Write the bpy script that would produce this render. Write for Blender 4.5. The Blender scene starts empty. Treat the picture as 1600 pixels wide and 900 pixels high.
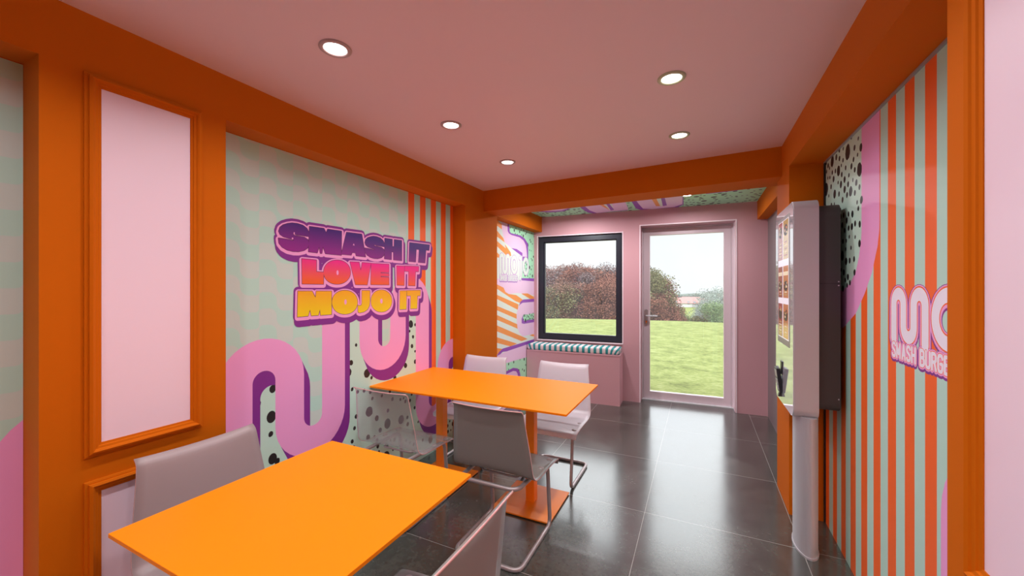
import bpy, bmesh, math, random
from mathutils import Vector, Matrix
from mathutils.geometry import delaunay_2d_cdt
PI = math.pi
scn = bpy.context.scene
COL = scn.collection
ART={'LET':{'S1':[(1.4365,1.7934),(1.4641,1.8008),(1.4961,1.8021),(1.5309,1.7971),(1.5567,1.7826),(1.5708,1.7601),(1.5708,1.7365),(1.4923,1.7371),(1.4734,1.7415),(1.4678,1.7363),(1.4772,1.7312),(1.5408,1.7279),(1.5647,1.7159),(1.5708,1.6926),(1.5627,1.6686),(1.5388,1.651),(1.5038,1.6409),(1.4697,1.6391),(1.4329,1.6445),(1.4042,1.6578),(1.3866,1.6775),(1.3832,1.7055),(1.4475,1.7036),(1.466,1.7005),(1.4772,1.7044),(1.466,1.7078),(1.4113,1.7166),(1.3919,1.728),(1.3849,1.7432),(1.3919,1.7657),(1.4095,1.7814)],'M1':[(1.5735,1.7965),(1.6737,1.7982),(1.6892,1.7718),(1.699,1.7975),(1.8051,1.7987),(1.803,1.6425),(1.6834,1.6435),(1.666,1.6855),(1.6583,1.6432),(1.647,1.6423),(1.6394,1.6829),(1.6263,1.6439),(1.5672,1.6455)],'A1':[(1.8439,1.7967),(1.9738,1.8004),(2.0076,1.6467),(1.9234,1.6479),(1.9177,1.6676),(1.8915,1.6672),(1.8825,1.6494),(1.803,1.6495)],'S2':[(2.0526,1.7925),(2.0808,1.7989),(2.1133,1.7992),(2.1485,1.7932),(2.1744,1.7784),(2.1885,1.7562),(2.1885,1.7333),(2.1094,1.736),(2.0903,1.7408),(2.0846,1.7358),(2.0941,1.7307),(2.1584,1.7258),(2.1824,1.7135),(2.1885,1.6908),(2.1804,1.6678),(2.1564,1.6513),(2.121,1.6421),(2.0865,1.641),(2.0489,1.6469),(2.0195,1.6606),(2.0015,1.6803),(1.9979,1.7079),(2.0638,1.7044),(2.0827,1.701),(2.0941,1.7045),(2.0827,1.7081),(2.0268,1.7181),(2.0069,1.7297),(1.9997,1.7448),(2.0069,1.7667),(2.025,1.7816)],'H1':[(2.1899,1.7974),(2.27,1.7984),(2.27,1.7432),(2.2874,1.7438),(2.2888,1.7985),(2.3741,1.8006),(2.3741,1.6435),(2.2816,1.6438),(2.2801,1.7032),(2.2614,1.7026),(2.26,1.6444),(2.1872,1.6456)],'I1':[(2.4622,1.794),(2.5516,1.7968),(2.5381,1.6428),(2.4557,1.6432)],'T1':[(2.5482,1.7964),(2.7226,1.8004),(2.7151,1.7532),(2.6729,1.7519),(2.6602,1.6421),(2.5721,1.6426),(2.5825,1.7484),(2.5448,1.7484)],'L2':[(1.5235,1.6008),(1.6208,1.5992),(1.6208,1.5287),(1.6718,1.5273),(1.6698,1.4537),(1.5261,1.4541)],'O2':[(1.877,1.5356),(1.8753,1.5205),(1.8706,1.5066),(1.8628,1.4939),(1.8523,1.4826),(1.8393,1.473),(1.8243,1.4652),(1.8076,1.4595),(1.7896,1.4559),(1.7701,1.4546),(1.7508,1.4556),(1.7335,1.4587),(1.7179,1.4639),(1.7041,1.4709),(1.6924,1.4797),(1.6831,1.4899),(1.6763,1.5015),(1.6722,1.5141),(1.6708,1.5281),(1.6722,1.5422),(1.6763,1.5551),(1.6831,1.5671),(1.6924,1.5781),(1.7041,1.5877),(1.7179,1.5958),(1.7335,1.6021),(1.7508,1.6064),(1.7701,1.6088),(1.7896,1.6089),(1.8076,1.6067),(1.8243,1.6022),(1.8393,1.5955),(1.8523,1.5868),(1.8628,1.5763),(1.8706,1.5641),(1.8753,1.5507)],'V2':[(1.8725,1.6037),(1.9502,1.6056),(1.9643,1.549),(1.9762,1.6053),(2.0572,1.6053),(2.0223,1.4521),(1.9177,1.4532)],'E2':[(2.0584,1.6044),(2.2344,1.6074),(2.2344,1.5457),(2.1506,1.5447),(2.1506,1.5378),(2.2344,1.5376),(2.2344,1.5174),(2.1506,1.5171),(2.1506,1.5102),(2.2344,1.5093),(2.2344,1.4537),(2.0546,1.4543)],'I2':[(2.3153,1.5994),(2.4035,1.6017),(2.4003,1.4507),(2.3197,1.4522)],'T2':[(2.4066,1.604),(2.579,1.6072),(2.5756,1.5646),(2.5381,1.5643),(2.5314,1.4481),(2.4493,1.4499),(2.4525,1.5621),(2.405,1.5624)],'M3':[(1.4989,1.4116),(1.5914,1.4109),(1.6143,1.3715),(1.6189,1.4107),(1.7288,1.4099),(1.7288,1.2632),(1.6488,1.2631),(1.6451,1.2997),(1.6338,1.264),(1.586,1.2638),(1.577,1.3014),(1.5646,1.2635),(1.4955,1.2626)],'O3':[(1.9362,1.3331),(1.9346,1.3179),(1.9299,1.3043),(1.9222,1.292),(1.9118,1.2813),(1.8989,1.2725),(1.884,1.2656),(1.8675,1.261),(1.8497,1.2587),(1.8303,1.2587),(1.8112,1.261),(1.794,1.2653),(1.7785,1.2716),(1.7649,1.2797),(1.7533,1.2894),(1.744,1.3004),(1.7373,1.3126),(1.7332,1.3256),(1.7318,1.3398),(1.7332,1.354),(1.7373,1.3668),(1.744,1.3785),(1.7533,1.3889),(1.7649,1.3978),(1.7785,1.405),(1.794,1.4102),(1.8112,1.4135),(1.8303,1.4145),(1.8497,1.4132),(1.8675,1.4097),(1.884,1.404),(1.8989,1.3962),(1.9118,1.3865),(1.9222,1.3751),(1.9299,1.3623),(1.9346,1.3484)],'J3':[(1.9738,1.4118),(2.0471,1.4114),(2.0471,1.3352),(2.0421,1.3049),(2.0248,1.2791),(1.993,1.2648),(1.9549,1.2604),(1.9408,1.2649),(1.9385,1.3119),(1.9572,1.3084),(1.9703,1.3134),(1.9738,1.3263)],'O4':[(2.2643,1.332),(2.2626,1.3164),(2.2579,1.3023),(2.2501,1.2896),(2.2395,1.2786),(2.2265,1.2694),(2.2114,1.2623),(2.1946,1.2574),(2.1764,1.2549),(2.1566,1.2548),(2.1371,1.257),(2.1196,1.2614),(2.1038,1.2679),(2.0898,1.2762),(2.0779,1.2861),(2.0684,1.2975),(2.0615,1.31),(2.0573,1.3235),(2.0559,1.3382),(2.0573,1.3529),(2.0615,1.3661),(2.0684,1.3783),(2.0779,1.3891),(2.0898,1.3983),(2.1038,1.4058),(2.1196,1.4112),(2.1371,1.4146),(2.1566,1.4156),(2.1764,1.4144),(2.1946,1.4108),(2.2114,1.4049),(2.2265,1.3969),(2.2395,1.3869),(2.2501,1.3752),(2.2579,1.3621),(2.2626,1.3477)],'I3':[(2.3527,1.4074),(2.4302,1.408),(2.4254,1.2624),(2.3497,1.264)],'T3':[(2.4334,1.409),(2.5999,1.4114),(2.5964,1.3653),(2.5619,1.3659),(2.555,1.2616),(2.4752,1.2632),(2.4784,1.3674),(2.4334,1.3682)]},
'HOL':{'h1':[(1.4805,1.7445),(1.4797,1.7408),(1.4776,1.7383),(1.475,1.7379),(1.473,1.7399),(1.4722,1.7435),(1.473,1.7472),(1.475,1.7497),(1.4776,1.7501),(1.4797,1.7481)],'h2':[(1.4714,1.7132),(1.4704,1.7099),(1.468,1.7077),(1.4649,1.7074),(1.4625,1.709),(1.4615,1.7121),(1.4625,1.7154),(1.4649,1.7176),(1.468,1.718),(1.4704,1.7163)],'h3':[(1.8972,1.7166),(1.904,1.73),(1.9108,1.7161)],'h4':[(1.782,1.5287),(1.7812,1.5219),(1.7789,1.5163),(1.7755,1.5132),(1.7718,1.5131),(1.7685,1.516),(1.7662,1.5214),(1.7654,1.5281),(1.7662,1.5349),(1.7685,1.5404),(1.7718,1.5435),(1.7755,1.5437),(1.7789,1.5408),(1.7812,1.5354)],'h5':[(1.846,1.3379),(1.8451,1.3306),(1.8424,1.3248),(1.8384,1.3217),(1.8341,1.3218),(1.8302,1.3252),(1.8275,1.3312),(1.8265,1.3385),(1.8275,1.3457),(1.8302,1.3515),(1.8341,1.3547),(1.8384,1.3545),(1.8424,1.3512),(1.8451,1.3452)],'h6':[(2.1695,1.3343),(2.1682,1.3266),(2.1649,1.3206),(2.16,1.3173),(2.1546,1.3175),(2.1498,1.3211),(2.1465,1.3274),(2.1453,1.3351),(2.1465,1.3427),(2.1498,1.3488),(2.1546,1.3521),(2.16,1.352),(2.1649,1.3484),(2.1682,1.3421)]},
'BL':[('o',[(3.807,2.213),(3.922,2.203),(4.044,2.171),(4.044,2.113),(3.922,2.137),(3.807,2.149)]),('o',[(3.807,2.096),(3.922,2.081),(4.08,2.015),(4.116,1.968),(3.922,2.014),(3.807,2.029)]),('o',[(3.807,1.981),(3.922,1.963),(4.278,1.862),(4.292,1.821),(4.142,1.822),(3.922,1.904),(3.807,1.924)]),('o',[(4.292,1.918),(4.45,1.92),(4.627,1.882),(4.627,1.839),(4.516,1.844)]),('o',[(3.807,1.852),(3.922,1.833),(3.989,1.81),(3.989,1.775),(3.922,1.78),(3.807,1.797)]),('o',[(3.807,1.731),(3.964,1.717),(3.964,1.671),(3.807,1.681)]),('o',[(3.807,1.499),(3.922,1.471),(4.085,1.434),(4.137,1.382),(4.223,1.358),(4.435,1.342),(4.634,1.279),(4.571,1.234),(4.42,1.264),(3.922,1.421),(3.807,1.449)]),('o',[(3.807,1.377),(3.922,1.352),(4.504,1.222),(4.486,1.153),(3.922,1.305),(3.807,1.333)]),('o',[(4.19,1.359),(4.406,1.344),(4.602,1.28),(4.556,1.248)]),('o',[(4.587,1.358),(4.797,1.355),(5.034,1.297),(5.034,1.274),(4.882,1.282)]),('o',[(3.807,1.258),(3.922,1.227),(4.45,1.102),(4.45,1.042),(3.922,1.177),(3.807,1.207)]),('o',[(3.807,1.155),(3.922,1.123),(4.468,0.973),(4.48,0.915),(3.922,1.068),(3.807,1.101)]),('o',[(3.807,1.039),(3.922,1.005),(4.602,0.807),(4.797,0.748),(4.602,0.743),(3.922,0.937),(3.807,0.973)]),('o',[(3.807,0.908),(3.922,0.871),(4.465,0.728),(4.264,0.721),(3.922,0.807),(3.807,0.845)]),('o',[(3.807,0.786),(3.922,0.747),(4.077,0.716),(3.964,0.684),(3.922,0.67),(3.807,0.701)]),('g',[(4.196,2.279),(5.153,2.435),(5.153,1.531),(4.196,1.515)]),('u',[(4.034,2.252),(4.228,2.284),(4.236,2.201),(4.25,2.113),(4.292,2.098),(4.571,2.104),(4.698,2.08),(4.797,2.031),(4.817,1.953),(4.817,1.793),(4.634,1.781),(4.116,1.972),(4.044,2.115)]),('p',[(4.034,2.252),(4.196,2.279),(4.19,2.171),(4.196,2.112),(4.236,2.087),(4.306,2.078),(4.54,2.078),(4.666,2.05),(4.737,1.999),(4.763,1.935),(4.78,1.844),(4.627,1.839),(4.627,1.884),(4.45,1.92),(4.292,1.918),(4.116,1.97),(4.044,2.113)]),('w',[(4.116,1.97),(4.292,1.918),(4.627,1.839),(4.627,1.523),(4.223,1.516),(3.922,1.511),(3.807,1.538),(3.807,1.681),(3.964,1.74),(4.292,1.821),(4.278,1.862)]),('o',[(4.116,1.949),(4.278,1.862),(4.292,1.821),(4.196,1.818)]),('u',[(4.602,1.558),(5.153,1.565),(5.153,1.52),(4.602,1.529)]),('p',[(3.807,1.538),(4.602,1.529),(5.153,1.52),(5.153,1.319),(4.634,1.361),(4.426,1.367),(4.236,1.357),(4.137,1.382),(4.085,1.434),(3.922,1.471),(3.807,1.499)]),('o',[(4.602,1.36),(4.797,1.358),(5.034,1.305),(4.871,1.295)]),('u',[(5.023,1.28),(4.65,1.279),(4.571,1.256),(4.516,1.203),(4.634,1.205),(5.023,1.217)]),('p',[(5.153,1.243),(5.005,1.239),(4.634,1.238),(4.556,1.22),(4.498,1.185),(4.459,1.124),(4.45,1.037),(4.471,0.935),(4.534,0.859),(4.634,0.801),(4.899,0.798),(5.041,0.789),(5.153,0.777)]),('u',[(5.153,1.05),(4.65,1.081),(4.602,1.032),(4.605,0.974),(4.672,0.961),(5.06,0.956),(5.153,0.958)]),('g',[(5.153,1.088),(4.83,1.076),(4.653,1.079),(4.646,1.035),(4.678,1.002),(5.153,0.994)]),('o',[(4.858,0.789),(4.987,0.794),(5.041,0.779),(5.041,0.751)]),('p',[(5.153,0.696),(5.012,0.681),(4.169,0.677),(4.001,0.667),(3.807,0.687),(3.807,0.593),(4.169,0.535),(4.45,0.524),(5.153,0.491)]),('u',[(5.153,0.722),(5.023,0.719),(4.064,0.722),(3.976,0.696),(3.915,0.658),(4.001,0.665),(4.064,0.683),(4.169,0.675),(5.012,0.679),(5.153,0.681)]),('g',[(3.807,0.588),(4.169,0.535),(4.45,0.524),(5.153,0.491),(5.153,-0.639),(3.807,-0.168)]),('u',[(3.964,0.445),(4.161,0.439),(4.348,0.445),(4.48,0.413),(4.546,0.355),(4.577,0.272),(4.577,-0.445),(3.964,-0.239)]),('p',[(3.964,0.399),(4.169,0.404),(4.348,0.406),(4.435,0.386),(4.48,0.343),(4.495,0.276),(4.495,-0.417),(3.964,-0.239)])],
'CE':[('u',[(-1.875,4.356),(-1.888,4.604),(-1.738,4.75),(-1.561,4.761),(-1.397,4.586),(-1.323,4.41)]),('p',[(-1.82,4.438),(-1.803,4.62),(-1.711,4.677),(-1.56,4.69),(-1.436,4.589),(-1.341,4.402)]),('u',[(-1.288,4.427),(-1.305,4.743),(-1.299,4.961),(-1.243,5.089),(-1.048,5.044),(-0.814,5.048),(-0.771,4.779),(-0.799,4.375)]),('p',[(-1.226,4.457),(-1.243,4.83),(-1.202,5.057),(-1.002,5.029),(-0.796,5.01),(-0.75,4.472),(-0.784,4.294)]),('w',[(-1.069,4.338),(-1.059,4.537),(-1.013,4.929),(-0.966,4.952),(-0.918,4.605),(-0.949,4.303)]),('o',[(-1.072,4.431),(-1.059,4.537),(-1.013,4.929),(-1.008,4.665),(-1.013,4.509)]),('u',[(-0.975,4.382),(-0.975,4.527),(-1.004,4.957),(-0.958,4.932),(-0.938,4.515),(-0.932,4.357)]),('u',[(-0.686,4.341),(-0.692,4.614),(-0.702,4.975),(-0.647,5.128),(-0.563,5.099),(-0.259,5.155),(-0.168,4.965),(-0.15,4.431)]),('p',[(-0.637,4.364),(-0.635,4.741),(-0.624,5.024),(-0.524,5.095),(-0.273,5.071),(-0.179,4.939),(-0.155,4.349)]),('w',[(-0.485,4.311),(-0.471,4.578),(-0.434,4.962),(-0.349,4.95),(-0.353,4.416),(-0.371,4.245)]),('o',[(-0.481,4.354),(-0.471,4.578),(-0.465,4.926),(-0.421,4.947),(-0.424,4.647),(-0.421,4.341)]),('u',[(-0.386,4.318),(-0.376,4.49),(-0.393,4.961),(-0.347,4.941),(-0.337,4.466),(-0.343,4.298)]),('u',[(0.015,4.354),(0.063,4.517),(0.185,4.513),(0.347,4.484),(0.367,4.378)]),('p',[(0.045,4.369),(0.108,4.46),(0.213,4.449),(0.342,4.423),(0.361,4.306)]),('u',[(0.501,4.456),(0.53,4.47),(0.583,4.454),(0.597,4.352),(0.503,4.243)])],'k':None}

# ------------------------------------------------------------------ helpers
def lin(c):
    r = []
    for v in c:
        v /= 255.0
        r.append(v/12.92 if v <= 0.04045 else ((v+0.055)/1.055)**2.4)
    return tuple(r) + (1.0,)

def mat(name, rgb, rough=0.5, metal=0.0, spec=0.5, noise=0.0, nscale=8.0, coat=0.0, emis=None, estr=0.0, bump=0.0, bscale=200.0):
    m = bpy.data.materials.new(name); m.use_nodes = True
    nt = m.node_tree; b = nt.nodes['Principled BSDF']
    b.inputs['Base Color'].default_value = lin(rgb)
    b.inputs['Roughness'].default_value = rough
    b.inputs['Metallic'].default_value = metal
    b.inputs['Specular IOR Level'].default_value = spec
    b.inputs['Coat Weight'].default_value = coat
    if emis:
        b.inputs['Emission Color'].default_value = lin(emis); b.inputs['Emission Strength'].default_value = estr
    tc = nt.nodes.new('ShaderNodeTexCoord')
    if noise > 0:
        n = nt.nodes.new('ShaderNodeTexNoise'); n.inputs['Scale'].default_value = nscale; n.inputs['Detail'].default_value = 5
        nt.links.new(tc.outputs['Object'], n.inputs['Vector'])
        r = nt.nodes.new('ShaderNodeMapRange'); r.inputs['From Min'].default_value = .3; r.inputs['From Max'].default_value = .7
        r.inputs['To Min'].default_value = 1-noise; r.inputs['To Max'].default_value = 1+noise
        nt.links.new(n.outputs['Fac'], r.inputs['Value'])
        mx = nt.nodes.new('ShaderNodeVectorMath'); mx.operation = 'SCALE'
        mx.inputs[0].default_value = lin(rgb)[:3]
        nt.links.new(r.outputs['Result'], mx.inputs['Scale'])
        nt.links.new(mx.outputs['Vector'], b.inputs['Base Color'])
    if bump > 0:
        n = nt.nodes.new('ShaderNodeTexNoise'); n.inputs['Scale'].default_value = bscale
        nt.links.new(tc.outputs['Object'], n.inputs['Vector'])
        bp = nt.nodes.new('ShaderNodeBump'); bp.inputs['Strength'].default_value = bump; bp.inputs['Distance'].default_value = .002
        nt.links.new(n.outputs['Fac'], bp.inputs['Height']); nt.links.new(bp.outputs['Normal'], b.inputs['Normal'])
    return m

def grad_mat(name, z0, z1, slope, y0, c0, c1, rough=.45):
    """printed vertical colour gradient of the lettering: c0 at the bottom, c1 at the top"""
    m = bpy.data.materials.new(name); m.use_nodes = True
    nt = m.node_tree; b = nt.nodes['Principled BSDF']; b.inputs['Roughness'].default_value = rough
    tc = nt.nodes.new('ShaderNodeTexCoord'); sp = nt.nodes.new('ShaderNodeSeparateXYZ')
    nt.links.new(tc.outputs['Object'], sp.inputs[0])
    ma = nt.nodes.new('ShaderNodeMath'); ma.operation = 'MULTIPLY_ADD'
    nt.links.new(sp.outputs['Y'], ma.inputs[0]); ma.inputs[1].default_value = -slope
    nt.links.new(sp.outputs['Z'], ma.inputs[2])
    mr = nt.nodes.new('ShaderNodeMapRange'); mr.inputs['From Min'].default_value = z0-slope*y0; mr.inputs['From Max'].default_value = z1-slope*y0
    nt.links.new(ma.outputs[0], mr.inputs['Value'])
    mx = nt.nodes.new('ShaderNodeMix'); mx.data_type = 'RGBA'
    nt.links.new(mr.outputs['Result'], mx.inputs['Factor'])
    mx.inputs['A'].default_value = lin(c0); mx.inputs['B'].default_value = lin(c1)
    nt.links.new(mx.outputs['Result'], b.inputs['Base Color'])
    return m

def tag(o, label=None, cat=None, group=None, kind=None):
    if label: o['label'] = label
    if cat: o['category'] = cat
    if group: o['group'] = group
    if kind: o['kind'] = kind
    return o

def thing(name, label, cat, loc=(0,0,0), rz=0, group=None):
    o = bpy.data.objects.new(name, None); COL.objects.link(o)
    o.empty_display_size = .05
    o.location = loc; o.rotation_euler = (0,0,rz)
    return tag(o, label, cat, group)

def obj(name, bm, m, parent=None, smooth=False, loc=(0,0,0)):
    me = bpy.data.meshes.new(name)
    bmesh.ops.recalc_face_normals(bm, faces=bm.faces[:])
    bm.to_mesh(me); bm.free()
    for k in (m if isinstance(m, (list, tuple)) else [m]): me.materials.append(k)
    o = bpy.data.objects.new(name, me); COL.objects.link(o); o.location = loc
    if parent: o.parent = parent
    if smooth:
        me.shade_smooth()
    return o

def struct(name, bm, m, parent=None, smooth=False):
    o = obj(name, bm, m, parent, smooth)
    if not parent: o['kind'] = 'structure'
    return o

def box(bm, x0, x1, y0, y1, z0, z1, mi=0, T=None, bev=0):
    vs = [bm.verts.new((x,y,z)) for z in (z0,z1) for x,y in ((x0,y0),(x1,y0),(x1,y1),(x0,y1))]
    fs = [(0,3,2,1),(4,5,6,7),(0,1,5,4),(1,2,6,5),(2,3,7,6),(3,0,4,7)]
    F = [bm.faces.new([vs[i] for i in f]) for f in fs]
    for f in F: f.material_index = mi
    if bev > 0:
        ed = list({e for f in F for e in f.edges})
        r = bmesh.ops.bevel(bm, geom=ed, offset=bev, segments=2, affect='EDGES', profile=.5)
        vs = list({v for f in r['faces'] for v in f.verts} | {v for v in vs if v.is_valid})
    if T is not None:
        bmesh.ops.transform(bm, matrix=T, verts=[v for v in vs if v.is_valid])
    return vs

def prism(bm, pts, a0, a1, axis='z', mi=0):
    """extrude a 2-D outline along an axis; pts are (x,y) for z, (y,z) for x, (x,z) for y"""
    def P(p, a):
        return {'z':(p[0],p[1],a), 'x':(a,p[0],p[1]), 'y':(p[0],a,p[1])}[axis]
    A = [bm.verts.new(P(p,a0)) for p in pts]; B = [bm.verts.new(P(p,a1)) for p in pts]
    n = len(pts)
    fs = [bm.faces.new(A[::-1]), bm.faces.new(B)]
    for i in range(n): fs.append(bm.faces.new((A[i],A[(i+1)%n],B[(i+1)%n],B[i])))
    for f in fs: f.material_index = mi
    return fs

def rrect(x0,y0,x1,y1,r,n=6):
    p = []
    for cx,cy,a in ((x1-r,y0+r,-90),(x1-r,y1-r,0),(x0+r,y1-r,90),(x0+r,y0+r,180)):
        for i in range(n+1):
            t = math.radians(a+90*i/n); p.append((cx+r*math.cos(t), cy+r*math.sin(t)))
    return p

def tube(bm, pts, r, seg=10, closed=False, cap=True):
    pts = [Vector(p) for p in pts]; n = len(pts); rings = []
    up = None
    for i,p in enumerate(pts):
        if closed: t = (pts[(i+1)%n]-pts[i-1]).normalized()
        elif i == 0: t = (pts[1]-p).normalized()
        elif i == n-1: t = (p-pts[-2]).normalized()
        else: t = ((pts[i+1]-p).normalized()+(p-pts[i-1]).normalized()).normalized()
        if up is None:
            up = Vector((0,0,1)) if abs(t.z) < .9 else Vector((1,0,0))
        s = t.cross(up).normalized(); up = s.cross(t).normalized()
        rings.append([bm.verts.new(p + (s*math.cos(2*PI*k/seg)+up*math.sin(2*PI*k/seg))*r) for k in range(seg)])
    m = n if closed else n-1
    for i in range(m):
        a,b = rings[i], rings[(i+1)%n]
        off = 0
        if closed and i == n-1:
            off = min(range(seg), key=lambda o: (a[0].co-b[o].co).length)
        for k in range(seg):
            bm.faces.new((a[k],a[(k+1)%seg],b[(k+1+off)%seg],b[(k+off)%seg]))
    if cap and not closed:
        bm.faces.new(rings[0][::-1]); bm.faces.new(rings[-1])

def fillet(pts, r, closed=False, n=6):
    pts = [Vector(p) for p in pts]; out = []; N = len(pts)
    for i,p in enumerate(pts):
        if not closed and i in (0,N-1): out.append(p); continue
        a = (pts[i-1]-p); b = (pts[(i+1)%N]-p)
        rr = min(r, a.length*.49, b.length*.49)
        p0 = p+a.normalized()*rr; p1 = p+b.normalized()*rr
        for k in range(n+1):
            t = k/n; out.append((1-t)**2*p0+2*t*(1-t)*p+t*t*p1)
    return out

def lathe(bm, prof, seg=40, c=(0,0), mi=0):
    rings = [[bm.verts.new((c[0]+r*math.cos(2*PI*k/seg), c[1]+r*math.sin(2*PI*k/seg), z)) for k in range(seg)] for r,z in prof]
    for a,b in zip(rings, rings[1:]):
        for k in range(seg):
            f = bm.faces.new((a[k],a[(k+1)%seg],b[(k+1)%seg],b[k])); f.material_index = mi
    return rings

# ---- flat artwork: painter's-order polygons resolved into one plane
def area2(p): return sum(p[i][0]*p[(i+1)%len(p)][1]-p[(i+1)%len(p)][0]*p[i][1] for i in range(len(p)))
def flat(layers, base):
    """layers: [(material index, outline)] bottom to top. Returns triangles clipped to base."""
    V = []; F = []
    for mi,p in [(-1, base)]+layers:
        p = [q for i,q in enumerate(p) if (abs(q[0]-p[i-1][0])+abs(q[1]-p[i-1][1])) > 1e-6]
        if len(p) < 3: p = [(99,99),(99.01,99),(99,99.01)]
        if area2(p) < 0: p = p[::-1]
        F.append(list(range(len(V), len(V)+len(p)))); V += [Vector((a,b)) for a,b in p]
    vo, eo, fo, ov, oe, of = delaunay_2d_cdt(V, [], F, 1, 1e-6)
    res = []
    for f, ids in zip(fo, of):
        if 0 not in ids: continue
        k = max(ids)
        if k == 0: continue
        res.append((layers[k-1][0], f))
    return vo, res
def art(name, layers, base, P, mats, parent=None):
    vo, res = flat(layers, base)
    bm = bmesh.new(); vs = [bm.verts.new(P(v[0],v[1])) for v in vo]
    for mi,f in res:
        try: q = bm.faces.new([vs[i] for i in f]); q.material_index = mi
        except ValueError: pass
    for v in [v for v in bm.verts if not v.link_faces]: bm.verts.remove(v)
    me = bpy.data.meshes.new(name); bm.to_mesh(me); bm.free()
    for m in mats: me.materials.append(m)
    o = bpy.data.objects.new(name, me); COL.objects.link(o)
    if parent: o.parent = parent
    return o
def rect(x0,y0,x1,y1): return [(x0,y0),(x1,y0),(x1,y1),(x0,y1)]
def ellipse(cx,cy,rx,ry,n=14,rot=0):
    c,s = math.cos(rot),math.sin(rot)
    return [(cx+rx*math.cos(2*PI*i/n)*c-ry*math.sin(2*PI*i/n)*s, cy+rx*math.cos(2*PI*i/n)*s+ry*math.sin(2*PI*i/n)*c) for i in range(n)]
def ribbon(cl, w):
    """outline polygon of a centre line buffered by w/2 (flat ends)"""
    L = []; R = []
    for i,p in enumerate(cl):
        a = cl[max(i-1,0)]; b = cl[min(i+1,len(cl)-1)]
        tx,ty = b[0]-a[0], b[1]-a[1]; l = math.hypot(tx,ty) or 1
        nx,ny = -ty/l*w/2, tx/l*w/2
        L.append((p[0]+nx,p[1]+ny)); R.append((p[0]-nx,p[1]-ny))
    return L+R[::-1]
def arc(cx,cy,r,a0,a1,n=14,sy=1):
    return [(cx+r*math.cos(math.radians(a0+(a1-a0)*i/n)), cy+sy*r*math.sin(math.radians(a0+(a1-a0)*i/n))) for i in range(n+1)]
def capsule(a,b,r,n=5):
    t = math.atan2(b[1]-a[1], b[0]-a[0]); p = []
    for i in range(n+1):
        q = t-PI/2+PI*i/n; p.append((b[0]+r*math.cos(q), b[1]+r*math.sin(q)))
    for i in range(n+1):
        q = t+PI/2+PI*i/n; p.append((a[0]+r*math.cos(q), a[1]+r*math.sin(q)))
    return p
def fat(mi, poly, r, dx=0, dy=0):
    p = [(a+dx,b+dy) for a,b in poly]
    return [(mi,p)]+[(mi,capsule(p[i-1],p[i],r)) for i in range(len(p))]
def strokes(mi, lines, r, dx=0, dy=0):
    out = []
    for l in lines:
        for a,b in zip(l,l[1:]): out.append((mi, capsule((a[0]+dx,a[1]+dy),(b[0]+dx,b[1]+dy),r,4)))
    return out
def inside(p, poly):
    c = False; n = len(poly)
    for i in range(n):
        x1,y1 = poly[i]; x2,y2 = poly[i-1]
        if (y1 > p[1]) != (y2 > p[1]) and p[0] < (x2-x1)*(p[1]-y1)/(y2-y1)+x1: c = not c
    return c
def dots(rng, poly, n, big, small, asp, sq=None, mi=5):
    """dalmatian spots scattered in an outline"""
    xs = [p[0] for p in poly]; ys = [p[1] for p in poly]; got = []; out = []
    tries = 0
    while len(out) < n and tries < n*60:
        tries += 1
        k = rng.random(); r = big*(.55+.45*rng.random()) if k < .25 else (small+(big-small)*.35*rng.random())
        x = rng.uniform(min(xs),max(xs)); y = rng.uniform(min(ys),max(ys))
        if not inside((x,y),poly): continue
        if any(math.hypot(x-a,(y-b)/asp) < (r+c)*1.35 for a,b,c in got): continue
        got.append((x,y,r)); e = ellipse(x,y,r,r*asp,10 if r < big*.5 else 14, rng.uniform(-.35,.35))
        out.append((mi, [(a+rng.uniform(-.07,.07)*r, b+rng.uniform(-.07,.07)*r) for a,b in e]))
    return out

FONT = {  # condensed stroke capitals in a .6 x 1 box
 'S':[[(.6,.84),(.52,.97),(.3,1),(.08,.95),(0,.78),(.06,.62),(.3,.52),(.54,.4),(.6,.22),(.52,.05),(.3,0),(.08,.03),(0,.16)]],
 'M':[[(0,0),(0,1),(.34,.25),(.68,1),(.68,0)]],
 'A':[[(0,0),(.3,1),(.6,0)],[(.12,.3),(.48,.3)]],
 'H':[[(0,0),(0,1)],[(.6,0),(.6,1)],[(0,.5),(.6,.5)]],
 'B':[[(0,0),(0,1),(.38,1),(.55,.9),(.55,.62),(.38,.52),(0,.52)],[(.38,.52),(.6,.4),(.6,.12),(.4,0),(0,0)]],
 'U':[[(0,1),(0,.18),(.12,.02),(.3,0),(.48,.02),(.6,.18),(.6,1)]],
 'R':[[(0,0),(0,1),(.4,1),(.58,.88),(.58,.6),(.4,.48),(0,.48)],[(.36,.48),(.6,0)]],
 'G':[[(.6,.82),(.5,.98),(.3,1),(.1,.97),(0,.8),(0,.2),(.1,.03),(.3,0),(.5,.03),(.6,.2),(.6,.48),(.34,.48)]],
 'E':[[(.55,1),(0,1),(0,0),(.55,0)],[(0,.52),(.48,.52)]],
}
def textlines(s, u0, z0, h, adv, sx):
    out = []; u = u0
    for ch in s:
        if ch == ' ': u += adv*.62; continue
        for l in FONT[ch]: out.append([(u+a*sx, z0+b*h) for a,b in l])
        u += adv*(1.18 if ch == 'M' else 1)
    return out
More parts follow.
